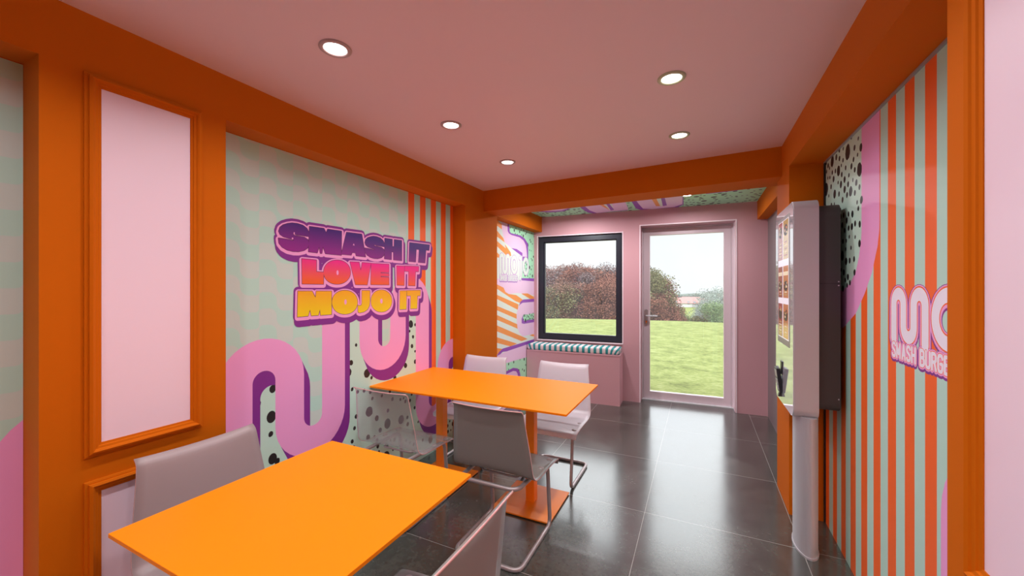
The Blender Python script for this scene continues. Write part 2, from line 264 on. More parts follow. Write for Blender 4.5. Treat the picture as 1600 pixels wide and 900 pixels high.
def logo(u0, z0, sx, sz, c, k=1):
    """the rounded-ribbon MOJO / SMASH BURGERS logo. c: material indices outer, mid, inner, white"""
    H = .2*sz; w = .047*sx; X = lambda a: u0+a*sx
    r = .0395*sx
    m = [(X(.0),z0)]+[(X(0),z0+H-w/2-r)]+arc(X(.0395),z0+H-w/2-r,r,180,0)+[(X(.079),z0+w/2+r)]+arc(X(.1185),z0+w/2+r-.008,r,180,360)+[(X(.158),z0+H-w/2-r)]+arc(X(.1975),z0+H-w/2-r,r,180,0)+[(X(.237),z0)]
    def oo(cu):
        return [ (X(cu)+.0745*sx*math.cos(2*PI*i/26), z0+H/2+(H/2-w/2)*math.sin(2*PI*i/26)) for i in range(27)]
    j = [(X(.535),z0+H-w/2),(X(.575),z0+H-w/2),(X(.575),z0-.01*sz)]+arc(X(.535),z0-.01*sz,.04*sx,0,-80,6)
    ls = [m, oo(.375), j, oo(.735)]
    tx = textlines('SMASH BURGERS', X(-.012), z0-.07*sz, .052*sz, .0375*sx, .040*sx)
    L = []
    for ci,e,dz in ((0,.018*k,-.006*k),(1,.0125*k,-.003*k),(2,.005*k,0)):
        L += strokes(c[ci], ls, w/2+e*sx, 0, dz)
    L += strokes(c[0], tx, .0185*sx, 0, -.004)+strokes(c[1], tx, .0135*sx)
    L += strokes(c[3], ls, w/2)
    L += strokes(c[2], tx, .0085*sx)+strokes(c[3], tx, .0062*sx)
    return L

# ------------------------------------------------------------------ materials
M = {}
M['orange'] = mat('orange_wall_paint', (200,96,0), .75, spec=.12, bump=.05)
M['pink'] = mat('pink_wall_paint', (210,156,163), .6, bump=.05)
M['panelpink'] = mat('pale_pink_panel', (240,210,224), .45)
M['ceil'] = mat('pink_ceiling_paint', (224,193,198), .6)
M['greywall'] = mat('grey_mauve_wall', (128,112,114), .6)
M['top'] = mat('orange_tabletop', (249,130,0), .5, spec=.1, bump=.03)
M['metal_orange'] = mat('orange_powder_coat', (250,130,0), .4)
M['dark'] = mat('anthracite_frame', (38,40,52), .4)
M['doorwhite'] = mat('pinkish_white_door', (224,200,206), .35)
M['reveal'] = mat('pale_reveal', (250,225,232), .5)
M['chrome'] = mat('satin_chrome', (178,168,168), .4, metal=.6)
M['silver'] = mat('brushed_silver', (188,180,184), .38, metal=.35, bump=.15, bscale=300)
M['kdark'] = mat('dark_grey_housing', (58,50,50), .5)
M['white'] = mat('white_plastic', (235,232,235), .3)
M['screen'] = mat('glossy_screen_glass', (205,200,206), .03, spec=1.0, coat=1.0)
M['black'] = mat('black_plastic', (25,24,30), .35)
M['rim'] = mat('downlight_rim_grey', (176,150,150), .35)
M['rimgreen'] = mat('downlight_rim_olive', (178,180,150), .35)
M['emit'] = mat('lit_diffuser', (255,255,255), .5, emis=(255,250,245), estr=12)
M['grey_trim'] = mat('grey_trim', (150,140,140), .4)
# mural inks
M['a_mint'] = mat('mural_mint', (184,218,204), .5)
M['a_beige'] = mat('mural_beige', (200,212,204), .5)
M['a_pink'] = mat('mural_pink', (240,160,212), .5)
M['a_purple'] = mat('mural_purple', (131,38,140), .5)
M['a_green'] = mat('mural_pale_green', (196,226,210), .5)
M['a_black'] = mat('mural_black', (32,26,28), .5)
M['a_orange'] = mat('mural_orange', (246,98,14), .5)
M['a_logo'] = mat('mural_logo_white', (240,230,244), .5)
M['b_pink'] = mat('mural_pink_lit', (240,200,228), .5)  # lit versions of the inks: vestibule brightness put into the colour
M['b_orange'] = mat('mural_orange_lit', (246,150,70), .5)
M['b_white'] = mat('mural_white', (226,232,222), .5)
M['b_green'] = mat('mural_green_lit', (176,232,192), .5)
M['b_purple'] = mat('mural_purple_lit', (150,72,180), .5)
ART_MATS = [M['a_mint'],M['a_beige'],M['a_pink'],M['a_purple'],M['a_green'],M['a_black'],M['a_orange'],M['a_logo']]
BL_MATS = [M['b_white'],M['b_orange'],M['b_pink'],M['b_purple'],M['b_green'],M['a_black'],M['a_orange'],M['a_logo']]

def floor_mat():
    m = bpy.data.materials.new('dark_slate_floor_tiles'); m.use_nodes = True
    nt = m.node_tree; N = nt.nodes; Lk = nt.links; b = N['Principled BSDF']
    tc = N.new('ShaderNodeTexCoord'); sp = N.new('ShaderNodeSeparateXYZ'); Lk.new(tc.outputs['Object'], sp.inputs[0])
    def line(ax, off, w):
        a = N.new('ShaderNodeMath'); a.operation = 'SUBTRACT'; Lk.new(sp.outputs[ax], a.inputs[0]); a.inputs[1].default_value = off
        p = N.new('ShaderNodeMath'); p.operation = 'PINGPONG'; Lk.new(a.outputs[0], p.inputs[0]); p.inputs[1].default_value = .41
        l = N.new('ShaderNodeMath'); l.operation = 'LESS_THAN'; Lk.new(p.outputs[0], l.inputs[0]); l.inputs[1].default_value = w
        return l
    lx = line('X', .505, .0016); ly = line('Y', 1.79, .0016)
    mx = N.new('ShaderNodeMath'); mx.operation = 'MAXIMUM'; Lk.new(lx.outputs[0], mx.inputs[0]); Lk.new(ly.outputs[0], mx.inputs[1])
    n1 = N.new('ShaderNodeTexNoise'); n1.inputs['Scale'].default_value = 3.2; n1.inputs['Detail'].default_value = 10; n1.inputs['Roughness'].default_value = .68; n1.inputs['Distortion'].default_value = .6
    Lk.new(tc.outputs['Object'], n1.inputs['Vector'])
    n3 = N.new('ShaderNodeTexNoise'); n3.inputs['Scale'].default_value = 45; n3.inputs['Detail'].default_value = 6
    Lk.new(tc.outputs['Object'], n3.inputs['Vector'])
    av = N.new('ShaderNodeMix'); av.data_type = 'FLOAT'; av.inputs['Factor'].default_value = .35
    Lk.new(n1.outputs['Fac'], av.inputs['A']); Lk.new(n3.outputs['Fac'], av.inputs['B'])
    cr = N.new('ShaderNodeValToRGB'); e = cr.color_ramp.elements
    e[0].position = .32; e[0].color = lin((41,42,39)); e[1].position = .66; e[1].color = lin((82,82,75))
    Lk.new(av.outputs['Result'], cr.inputs['Fac'])
    mc = N.new('ShaderNodeMix'); mc.data_type = 'RGBA'; Lk.new(mx.outputs[0], mc.inputs['Factor'])
    Lk.new(cr.outputs['Color'], mc.inputs['A']); mc.inputs['B'].default_value = lin((150,145,140))
    Lk.new(mc.outputs['Result'], b.inputs['Base Color'])
    rr = N.new('ShaderNodeMapRange'); rr.inputs['From Min'].default_value = .3; rr.inputs['From Max'].default_value = .7
    rr.inputs['To Min'].default_value = .17; rr.inputs['To Max'].default_value = .22
    Lk.new(n1.outputs['Fac'], rr.inputs['Value']); Lk.new(rr.outputs['Result'], b.inputs['Roughness'])
    b.inputs['IOR'].default_value = 1.95
    n2 = N.new('ShaderNodeTexNoise'); n2.inputs['Scale'].default_value = 14; n2.inputs['Detail'].default_value = 8
    Lk.new(tc.outputs['Object'], n2.inputs['Vector'])
    bp = N.new('ShaderNodeBump'); bp.inputs['Strength'].default_value = .06; bp.inputs['Distance'].default_value = .002
    Lk.new(n2.outputs['Fac'], bp.inputs['Height']); Lk.new(bp.outputs['Normal'], b.inputs['Normal'])
    return m
M['floor'] = floor_mat()

def glass_mat(name, tint=(1,1,1,1)):
    m = bpy.data.materials.new(name); m.use_nodes = True
    nt = m.node_tree; N = nt.nodes; N.remove(N['Principled BSDF']); out = N['Material Output']
    t = N.new('ShaderNodeBsdfTransparent'); t.inputs['Color'].default_value = tint
    g = N.new('ShaderNodeBsdfGlossy'); g.inputs['Roughness'].default_value = .01
    fr = N.new('ShaderNodeFresnel'); fr.inputs['IOR'].default_value = 1.35
    mx = N.new('ShaderNodeMixShader')
    nt.links.new(fr.outputs[0], mx.inputs[0]); nt.links.new(t.outputs[0], mx.inputs[1]); nt.links.new(g.outputs[0], mx.inputs[2])
    nt.links.new(mx.outputs[0], out.inputs['Surface'])
    return m
M['glass'] = glass_mat('window_glass', (.97,.98,.98,1))

def acrylic(name, rgb, opacity, rough=.12):
    """cast acrylic: tinted body over a clear, glossy sheet"""
    m = bpy.data.materials.new(name); m.use_nodes = True
    nt = m.node_tree; N = nt.nodes; out = N['Material Output']; b = N['Principled BSDF']
    b.inputs['Base Color'].default_value = lin(rgb); b.inputs['Roughness'].default_value = rough
    b.inputs['Specular IOR Level'].default_value = .6
    t = N.new('ShaderNodeBsdfTransparent'); t.inputs['Color'].default_value = (.93,.93,.93,1)
    lw = N.new('ShaderNodeLayerWeight'); lw.inputs['Blend'].default_value = .25
    ma = N.new('ShaderNodeMapRange'); ma.inputs['To Min'].default_value = opacity; ma.inputs['To Max'].default_value = min(1, opacity+.45)
    nt.links.new(lw.outputs['Facing'], ma.inputs['Value'])
    mx = N.new('ShaderNodeMixShader'); nt.links.new(ma.outputs['Result'], mx.inputs[0])
    nt.links.new(t.outputs[0], mx.inputs[1]); nt.links.new(b.outputs[0], mx.inputs[2]); nt.links.new(mx.outputs[0], out.inputs['Surface'])
    return m
M['ac_clear'] = acrylic('clear_acrylic', (200,196,192), .05, .05)
M['ac_grey'] = acrylic('grey_acrylic', (128,124,118), .95, .25)  # grey and mauve shells: weaker light and pink reflection put into the colour
M['ac_mauve'] = acrylic('pink_reflection_acrylic', (160,138,138), .97, .4)
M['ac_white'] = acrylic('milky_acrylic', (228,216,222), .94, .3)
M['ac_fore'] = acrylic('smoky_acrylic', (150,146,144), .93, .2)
M['ac_edge'] = mat('polished_acrylic_edge', (214,160,156), .15)

# ------------------------------------------------------------------ room shell
XL, XR, CZ, HZ = -1.957, .51, 2.405, 2.2
YB = -2.0                       # wall behind the viewer
bm = bmesh.new(); box(bm, -2.4, 1.2, YB-.2, 5.7, -.12, 0); struct('floor', bm, M['floor'])
bm = bmesh.new(); box(bm, -2.4, 1.2, YB-.2, 5.5, CZ, CZ+.15); struct('ceiling', bm, M['ceil'])
bm = bmesh.new()
box(bm, -2.25, -2.097, YB-.1, 5.45, 0, CZ)
box(bm, -2.097, XL, YB, 3.70, HZ, CZ)
box(bm, -2.097, XL, .483, 1.045, 0, HZ)
box(bm, -2.097, XL, 3.077, 3.705, 0, HZ)
box(bm, -2.097, XL, YB, -.9, 0, HZ)
box(bm, -2.097, -2.074, 3.705, 5.2, 0, CZ)
struct('wall_left', bm, M['orange'])
bm = bmesh.new()
box(bm, .694, .85, YB-.1, 3.45, 0, CZ)
box(bm, XR, .694, YB, 3.42, HZ, CZ)
box(bm, XR, .694, 2.98, 3.40, 0, HZ)
box(bm, XR, .694, YB, 1.234, 0, HZ)
struct('wall_right', bm, M['orange'])
bm = bmesh.new(); box(bm, .686, .85, 3.401, 5.45, 0, CZ); struct('wall_right_vestibule', bm, M['greywall'])
bm = bmesh.new(); box(bm, -2.25, .85, YB-.15, YB, 0, CZ); struct('wall_front', bm, M['pink'])
# ceiling beam, slightly askew in plan, and the two side soffits
bm = bmesh.new(); prism(bm, [(-1.957,3.416),(.51,3.224),(.60,3.217),(.60,3.50),(.51,3.51),(-1.957,3.687)], HZ-.002, CZ); struct('trim_1', bm, M['orange'])
bm = bmesh.new(); box(bm, -2.073, XL, 3.70, 5.14, HZ, CZ); struct('trim_2', bm, M['orange'])
bm = bmesh.new(); box(bm, .585, .686, 3.40, 5.18, HZ, CZ); struct('trim_3', bm, M['orange'])
bm = bmesh.new(); box(bm, .684, .694, 1.234, 2.98, 2.190, 2.199); struct('trim_4', bm, M['grey_trim'])
bm = bmesh.new(); box(bm, .684, .694, 2.965, 2.98, 0, 2.19); struct('trim_5', bm, M['black'])  # black strip standing in for the shaded gap in the niche corner

# back wall, turned 2.7 degrees in plan: s runs along it, t is depth outwards
TH = math.atan2(.064, 1.347)
BT = Matrix.Translation((-.663,5.088,0)) @ Matrix.Rotation(TH, 4, 'Z')
WS0, WS1, WZ0, WZ1 = -1.352, -.222, .727, 2.134
DS0, DS1, DZ = 0.0, 1.035, 2.203
bm = bmesh.new()
for a in ((-1.60,WS0,0,CZ),(WS0,WS1,0,WZ0),(WS0,WS1,WZ1,CZ),(WS1,DS0,0,CZ),(DS0,DS1,DZ,CZ),(DS1,1.52,0,CZ)):
    box(bm, a[0],a[1],0,.32,a[2],a[3], T=BT)
struct('wall_back', bm, M['pink'])
def bobj(name, bm, m, parent=None, smooth=False): return obj(name, bm, m, parent, smooth)
def root_struct(name):
    o = bpy.data.objects.new(name, None); COL.objects.link(o); o.matrix_world = BT; o['kind'] = 'structure'; return o
win = root_struct('window_1')
bm = bmesh.new(); g = .003
F = .072
for a in ((WS0+g,WS0+F,WZ0+g,WZ1-g),(WS1-F,WS1-g,WZ0+g,WZ1-g),(WS0+F,WS1-F,WZ0+g,WZ0+F),(WS0+F,WS1-F,WZ1-F,WZ1-g)):
    box(bm, a[0],a[1],.028,.10,a[2],a[3])
for a in ((WS0+F,WS0+F+.012,WZ0+F,WZ1-F),(WS1-F-.012,WS1-F,WZ0+F,WZ1-F),(WS0+F,WS1-F,WZ0+F,WZ0+F+.012),(WS0+F,WS1-F,WZ1-F-.012,WZ1-F)):
    box(bm, a[0],a[1],.045,.09,a[2],a[3])
bobj('window_frame', bm, M['dark'], win)
bm = bmesh.new(); box(bm, WS0+F+.002,WS1-F-.002,.064,.070,WZ0+F+.002,WZ1-F-.002); bobj('glass_pane', bm, M['glass'], win)
bm = bmesh.new()
box(bm, WS0-.014,WS0,-.004,.03,WZ0-.014,WZ1+.014); box(bm, WS1,WS1+.012,-.004,.03,WZ0-.014,WZ1+.014)
box(bm, WS0,WS1,-.004,.03,WZ1,WZ1+.012); box(bm, WS0,WS1,-.014,.03,WZ0-.014,WZ0)
bobj('window_reveal', bm, M['reveal'], win)
door = root_struct('door_1')
T0, T1 = .195, .25
bm = bmesh.new()
box(bm, DS0+.002,DS0+.018,T0-.02,T1+.04,0.002,DZ-.002); box(bm, DS1-.018,DS1-.002,T0-.02,T1+.04,0.002,DZ-.002); box(bm, DS0+.018,DS1-.018,T0-.02,T1+.04,DZ-.018,DZ-.002)
bobj('door_frame', bm, M['doorwhite'], door)
ST = .078
bm = bmesh.new(); a,b_ = DS0+.020, DS1-.020
box(bm, a,a+ST,T0,T1,.014,DZ-.022); box(bm, b_-ST,b_,T0,T1,.014,DZ-.022)
box(bm, a+ST,b_-ST,T0,T1,.014,.105); box(bm, a+ST,b_-ST,T0,T1,DZ-.022-ST,DZ-.022)
leaf = bobj('door_leaf', bm, M['doorwhite'], door)
bm = bmesh.new(); box(bm, a+ST,b_-ST,T0+.02,T0+.028,.105,DZ-.022-ST); bobj('glass_pane', bm, M['glass'], leaf)
bm = bmesh.new(); box(bm, DS0+.002,DS1-.002,T0-.03,T1+.07,0.0005,.012); bobj('threshold', bm, M['white'], door)
bm = bmesh.new()
box(bm, DS0-.014,DS0-.001,-.006,.03,0.001,DZ+.014); box(bm, DS1+.001,DS1+.014,-.006,.03,0.001,DZ+.014); box(bm, DS0-.001,DS1+.001,-.006,.03,DZ+.001,DZ+.014)
box(bm, DS1-.0015,DS1-.0005,.03,T0-.02,0.001,DZ-.001)
bobj('door_reveal', bm, M['reveal'], door)
# lever handle
hs = a+.035
bm = bmesh.new(); prism(bm, rrect(hs-.021,.955,hs+.021,1.155,.020), T0-.012, T0-.001, 'y')
pl = bobj('handle_plate', bm, M['chrome'], leaf)
bm = bmesh.new()
tube(bm, fillet([(hs,T0-.012,1.075),(hs,T0-.055,1.075),(hs+.135,T0-.055,1.075)], .015), .0095)
bobj('door_handle', bm, M['white'], leaf, True)
bm = bmesh.new(); tube(bm, [(hs,T0-.012,1.0),(hs,T0-.02,1.0)], .010, 14); box(bm, hs-.0035,hs+.0035,T0-.022,T0-.012,.972,1.0); bobj('key_cylinder', bm, M['metal_orange'], leaf)  # orange reflection on the door hardware put into the cylinder's colour

# ------------------------------------------------------------------ wall mouldings with pink panels
def moulding(y0, y1, z0, z1, x, d, n):
    """picture-frame moulding on the plane x, facing d (+1 / -1)"""
    bm = bmesh.new(); prof = [(0,0),(0,.008),(.006,.010),(.010,.010),(.010,.018),(.018,.022),(.024,.018),(.026,.014),(.034,.012),(.036,.008),(.044,.006),(.044,0)]
    rings = []
    for (cy,cz,sy,sz) in ((y0,z0,1,1),(y1,z0,-1,1),(y1,z1,-1,-1),(y0,z1,1,-1)):
        rings.append([bm.verts.new((x+d*(h+.0005), cy+sy*w, cz+sz*w)) for w,h in prof])
    for i in range(4):
        A,B = rings[i],rings[(i+1)%4]
        for k in range(len(prof)-1): bm.faces.new((A[k],A[k+1],B[k+1],B[k]))
    o = struct('trim_%d' % n, bm, M['orange'])
    bm = bmesh.new(); box(bm, min(x+d*.0008,x+d*.004),max(x+d*.0008,x+d*.004), y0+.043,y1-.043,z0+.043,z1-.043)
    obj('pink_panel', bm, M['panelpink'], o)
moulding(.586,.948,.828,2.195, XL, 1, 6)
moulding(.586,.948,.10,.742, XL, 1, 7)
moulding(.77,1.140,.83,2.195, XR, -1, 8)
moulding(.77,1.140,.10,.742, XR, -1, 9)
moulding(-1.6,-1.1,.828,2.195, XL, 1, 10)

# ------------------------------------------------------------------ murals
rng = random.Random(11)
def wave_layers(u0, u1, z0, z1, ue, zh, W=.0955, h=.088, drop=.105):
    """rows of retro stepped waves: boundary high in odd columns, low in even ones"""
    L = []
    def bound(z):
        pts = []; k0 = int((u0-ue)/W)-2; k1 = int((u1-ue)/W)+2
        for k in range(k0,k1):
            e = ue+k*W
            if k % 2 == 0:      # high -> low, generous radii
                pts += arc(e-.046,z-.046,.046,90,0,6)+arc(e+.046,z-drop+.046,.046,180,270,6)
            else:               # low -> high, tight radii
                pts += arc(e-.018,z-drop+.018,.018,270,360,4)+arc(e+.018,z-.018,.018,180,90,4)
        return pts
    n = 0; z = zh
    while z < z1+.2: z += 2*h
    while z > z0-.1:
        A = bound(z); B = bound(z-h)
        L.append((0, A+B[::-1])); z -= 2*h
    return L
# main niche mural
P0 = -2.0955
u0,u1 = 1.046,3.076
base = rect(u0,0.001,u1,2.1965)
L = [(1, rect(.9,-.1,3.3,2.4))] + wave_layers(u0,u1,0,2.2,1.184,2.112)
for k in range(5): L.append((6, rect(2.4495+k*.1455,-.1,2.4495+k*.1455+.0735,2.4))) ; L.append((0, rect(2.4495+k*.1455+.0735,-.1,2.4495+(k+1)*.1455,2.4)))
LX = [1.160+.2935*k for k in range(8)]; R = .14675; WD = .172
zc = [.926,.665,1.35,1.062,1.297,.463,.72]      # arc centres: up, down, up, ...
cl = [(LX[0],-.3)]
for k in range(7):
    c = (LX[k]+LX[k+1])/2
    if k%2 == 0: cl += arc(c,zc[k],R,180,0,18)
    else: cl += arc(c,zc[k],R,180,360,18)
cl += [(LX[7],-.3)]
region = [(LX[0],-.3)]+cl[1:-1]+[(LX[7],-.3)]
L.append((4, region))
L += dots(rng, region, 260, .033, .0085, 1.15)
for q in ((1.352,.88,.018,.022),(1.345,.73,.026,.033),(1.352,.50,.024,.030),(1.30,.93,.012,.016)): L.append((5, ellipse(*q, 16)))
for t in (.25,.5,.75,1.0): L.append((3, ribbon([(a+.04*t,b-.085*t) for a,b in cl], WD)))
L.append((2, ribbon(cl, WD)))
m1 = thing('wall_mural', 'large niche mural of pink ribbons, pale green waves and stripes behind the tables', 'mural', (0,0,0))
art('mural_print', L, base, lambda u,z:(P0,u,z), ART_MATS, m1)
# lettering
LT = ART['LET']; HO = ART['HOL']
g1 = grad_mat('ink_violet', 1.60, 1.78, -.05, 1.9, (158,32,140), (70,26,120))
g2 = grad_mat('ink_magenta', 1.46, 1.60, -.03, 2.0, (240,96,36), (236,24,140))
g3 = grad_mat('ink_yellow', 1.26, 1.43, .0, 2.0, (240,208,0), (246,160,20))
ink = [g1,g2,g3,M['a_pink'],M['a_purple'],mat('mural_outline',(92,20,80),.5)]
lay = []
allp = [(k,v) for k,v in LT.items()]
def rows(f):
    for k,v in allp: f(k,v)
out_ = []
for k,v in allp:
    out_ += fat(4, v, .030, .010, -.030) + fat(4, v, .026)
for k,v in allp: out_ += fat(3, v, .0165, .001,-.006)
for k,v in allp: out_ += fat(5, v, .0030)
for i,(k,v) in enumerate(allp): out_.append((0 if i < 7 else 1 if i < 13 else 2, v))
for k,v in HO.items(): out_.append((3, v))
art('lettering', out_, rect(1.0,.8,3.07,2.1), lambda u,z:(P0+.0015,u,z), ink, m1)
# near-left niche mural
L = [(1, rect(-1.2,-.1,.6,2.4))] + wave_layers(-.9,.483,0,2.2,.387,2.15)
cl2 = [(.486,-.3)]+arc(.63275,.80,R,180,0,18)+[(.7795,-.3)]
L.append((2, ribbon([(a-.97,b-.06) for a,b in cl2], WD)))
L.append((2, ribbon(cl2, WD)))
o = art('wall_mural', L, rect(-.899,.001,.482,2.1965), lambda u,z:(P0,u,z), ART_MATS)
tag(o, 'strip of pale green wave and pink mural at the far left edge', 'mural')
# right niche mural
L = [(0, rect(-3.1,-.1,-1.1,2.4))]
e = -2.099
for k in range(-7,8):
    L.append((6, rect(e+k*.1455,-.1,e+k*.1455+.0735,2.4)))
L.append((6, rect(-2.181,1.7,-2.174,2.4)))
pinkr = [(-2.181,2.4),(-2.181,1.72)]+[(-2.183,1.68),(-2.201,1.612),(-2.263,1.497),(-2.347,1.405),(-2.457,1.308),(-2.64,1.22),(-2.80,1.19),(-3.2,1.19),(-3.2,2.4)]
L.append((2, pinkr))
dr = [(-2.387,2.4),(-2.387,1.70),(-2.392,1.66),(-2.42,1.58),(-2.457,1.517),(-2.54,1.455),(-2.65,1.42),(-2.80,1.40),(-3.2,1.40),(-3.2,2.4)]
L.append((4, dr)); L += dots(rng, [(max(a,-3.0),min(b,2.25)) for a,b in dr], 150, .038, .009, 1.1)
clr = [(-1.625,-.3),(-1.625,.72)]+arc(-1.625+R,.72,R,180,0,14)+[(-1.625+2*R,-.3)]
L.append((4, clr)); L.append((3, ribbon([(a+.03,b-.06) for a,b in clr], WD))); L.append((2, ribbon(clr, WD)))
L += logo(-2.045, 1.232, 1.0, 1.0, (3,2,6,7))
o = art('wall_mural', L, rect(-2.979,.001,-1.235,2.189), lambda u,z:(.6925,-u,z), ART_MATS)
tag(o, 'orange and mint striped mural with white ribbon logo on the right wall behind the kiosk', 'mural')
# back-left mural
key = {'w':0,'o':1,'p':2,'u':3,'g':4}
L = [(0, rect(3.5,-.1,5.3,2.4))]
for c,p in ART['BL']:
    L.append((key[c],p))
    if c == 'g':
        xs = [q[0] for q in p]; 
        L += dots(rng, [(min(max(a,3.71),5.1),min(max(b,0),2.25)) for a,b in p], 110 if len(L) < 40 else (30 if max(xs)-min(xs) < .9 else 90), .026, .008, 1.2)
L += logo(4.005, 1.602, 1.0, 1.18, (3,2,3,0), .5)
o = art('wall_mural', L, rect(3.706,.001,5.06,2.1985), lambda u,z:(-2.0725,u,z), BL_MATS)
tag(o, 'bright mural with diagonal orange stripes and ribbon logo left of the window', 'mural')
# patterned ceiling behind the beam
L = [(4, rect(-2.2,3.3,.9,5.4))]+dots(rng, rect(-1.95,3.9,.58,5.18), 420, .034, .010, 1.0)
for c,p in ART['CE']: L.append((key[c],p))
L += [(2, rect(-1.9,3.75,-1.2,4.3)),(3, rect(-1.2,3.75,-1.12,4.3)),(2, rect(-.6,3.75,-.1,4.28))]
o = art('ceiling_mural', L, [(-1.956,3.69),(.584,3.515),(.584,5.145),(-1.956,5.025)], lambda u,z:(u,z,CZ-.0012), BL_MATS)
tag(o, 'spotted green and pink patterned ceiling print above the window and door', 'mural')

# ------------------------------------------------------------------ downlights
def downlight(x, y, label, rimm, power, group='recessed downlights', spread=142):
    t = thing('downlight', label, 'light', (x,y,CZ), 0, None)
    if group: t['group'] = group
    bm = bmesh.new(); lathe(bm, [(.062,0),(.062,-.0045),(.057,-.0075),(.047,-.0075),(.0435,-.004),(.0435,-.001)])
    obj('rim', bm, rimm, t, True)
    bm = bmesh.new(); r = lathe(bm, [(.0435,-.0025),(.02,-.0028),(.001,-.0028)]); obj('diffuser', bm, M['emit'], t, True)
    ld = bpy.data.lights.new('downlight_lamp','AREA'); ld.shape = 'DISK'; ld.size = .085; ld.energy = power; ld.color = (.96,.98,1.0); ld.spread = math.radians(spread)
    lo = bpy.data.objects.new('lamp', ld); COL.objects.link(lo); lo.parent = t; lo.location = (0,0,-.011)
PW = 5.1
downlight(-1.335,1.12,'large lit downlight nearest the viewer, upper left of the ceiling', M['rim'], PW)
downlight(-1.338,1.945,'lit downlight in the middle of the left ceiling row', M['rim'], PW)
downlight(-1.338,2.706,'small lit downlight at the far end of the left ceiling row', M['rim'], PW)
downlight(-.117,1.953,'lit downlight with olive rim, nearer one of the right ceiling row', M['rimgreen'], PW)
downlight(-.116,2.705,'lit downlight with olive rim in front of the beam, far end of the right row', M['rimgreen'], PW)
downlight(-.118,4.482,'lit downlight in the patterned ceiling above the glass door', M['rimgreen'], 13, spread=172)
downlight(-1.335,4.43,'added downlight in the patterned ceiling above the window, hidden behind the beam', M['rim'], 19, spread=172)  # unseen lamp added to brighten the mural beside the window
for x,y in ((-1.335,.3),(-.117,.3),(-.117,1.12),(-1.335,-.6),(-.117,-.6),(-.7,-1.4)):  # unseen fill lamps added along the ceiling rows, overhead and behind the camera
    downlight(x,y,'added fill downlight in the part of the ceiling overhead, out of the frame', M['rim'], PW, 'added fill downlights overhead')

# ------------------------------------------------------------------ tables
def table(label, cx, cy, sx, sy, cols, bs):
    t = thing('dining_table', label, 'table', (cx,cy,0))
    bm = bmesh.new(); box(bm, -sx/2,sx/2,-sy/2,sy/2,.728,.74, bev=.0012); obj('tabletop', bm, M['top'], t)
    for c in cols:
        bm = bmesh.new(); box(bm, c[0]-.03,c[0]+.03,c[1]-.03,c[1]+.03,.014,.722, bev=.002); obj('column', bm, M['metal_orange'], t)
        bm = bmesh.new(); box(bm, c[0]-.11,c[0]+.11,c[1]-.11,c[1]+.11,.722,.728); obj('mounting_plate', bm, M['metal_orange'], t)
        bm = bmesh.new(); box(bm, c[0]-bs/2,c[0]+bs/2,c[1]-bs/2,c[1]+bs/2,.006,.014, bev=.001); bp = obj('base_plate', bm, M['metal_orange'], t)
        for a in (-1,1):
            for b in (-1,1):
                bm = bmesh.new(); lathe(bm, [(.001,.0),(.011,.0),(.011,.006),(.001,.006)], 14, (c[0]+a*(bs/2-.025),c[1]+b*(bs/2-.025))); obj('glide', bm, M['black'], bp)
    return t
table('long bright orange table on two square columns, by the mural', -1.379,2.413,1.45,.735,[(.365,0),(-.365,0)],.40)
table('square bright orange table in the foreground, nearest the viewer', -1.13,.868,.735,.742,[(0,0)],.40)

# ------------------------------------------------------------------ chairs
def bez(P, n=4):
    out = []
    for i in range(len(P)-1):
        p0 = P[max(i-1,0)]; p1 = P[i]; p2 = P[i+1]; p3 = P[min(i+2,len(P)-1)]
        for k in range(n):
            t = k/n
            out.append(tuple(.5*((2*b)+(-a+c)*t+(2*a-5*b+4*c-d)*t*t+(-a+3*b-3*c+d)*t**3) for a,b,c,d in zip(p0,p1,p2,p3)))
    out.append(tuple(P[-1])); return out
# (y, z, half width, sideways dish)
SHELL = bez([(.250,.372,.236,0),(.250,.390,.240,0),(.238,.408,.242,.001),(.15,.418,.243,.003),(.05,.422,.243,.005),(-.05,.424,.244,.006),(-.10,.430,.244,.007),(-.132,.447,.243,.008),(-.150,.48,.240,.009),(-.166,.58,.232,.010),(-.182,.69,.219,.009),(-.195,.775,.210,.006),(-.205,.80,.208,.004),(-.222,.814,.207,.003)], 3)
def shell_bm():
    bm = bmesh.new(); NX = 14; th = .0055; grid = []
    n = len(SHELL)
    tan = []
    for i in range(n):
        a = SHELL[max(i-1,0)]; b = SHELL[min(i+1,n-1)]; dy,dz = b[0]-a[0],b[1]-a[1]; l = math.hypot(dy,dz); tan.append((dy/l,dz/l))
    for side in (0,1):
        g = []
        for (y,z,w,d),(ty,tz) in zip(SHELL,tan):
            ny,nz = -tz,ty                       # towards the sitter / up is -n
            row = []
            for k in range(NX+1):
                q = -1+2*k/NX; dd = d*(1-q*q)
                oy,oz = (ny*( -dd)+ (ny*th if side else 0)), (nz*(-dd)+(nz*th if side else 0))
                row.append(bm.verts.new((q*w, y+oy, z+oz-(.010*(1-q*q)*max(0,min(1,(z-.7)/.11))))))
            g.append(row)
        grid.append(g)
    for s,g in enumerate(grid):
        for i in range(n-1):
            for k in range(NX): bm.faces.new((g[i][k],g[i][k+1],g[i+1][k+1],g[i+1][k]))
    A,B = grid
    def rim(a,b,c,d): f = bm.faces.new((a,b,c,d)); f.material_index = 1
    for i in range(n-1):
        rim(A[i][0],A[i+1][0],B[i+1][0],B[i][0]); rim(A[i][NX],A[i+1][NX],B[i+1][NX],B[i][NX])
    for k in range(NX):
        rim(A[0][k],A[0][k+1],B[0][k+1],B[0][k]); rim(A[n-1][k],A[n-1][k+1],B[n-1][k+1],B[n-1][k])
    return bm
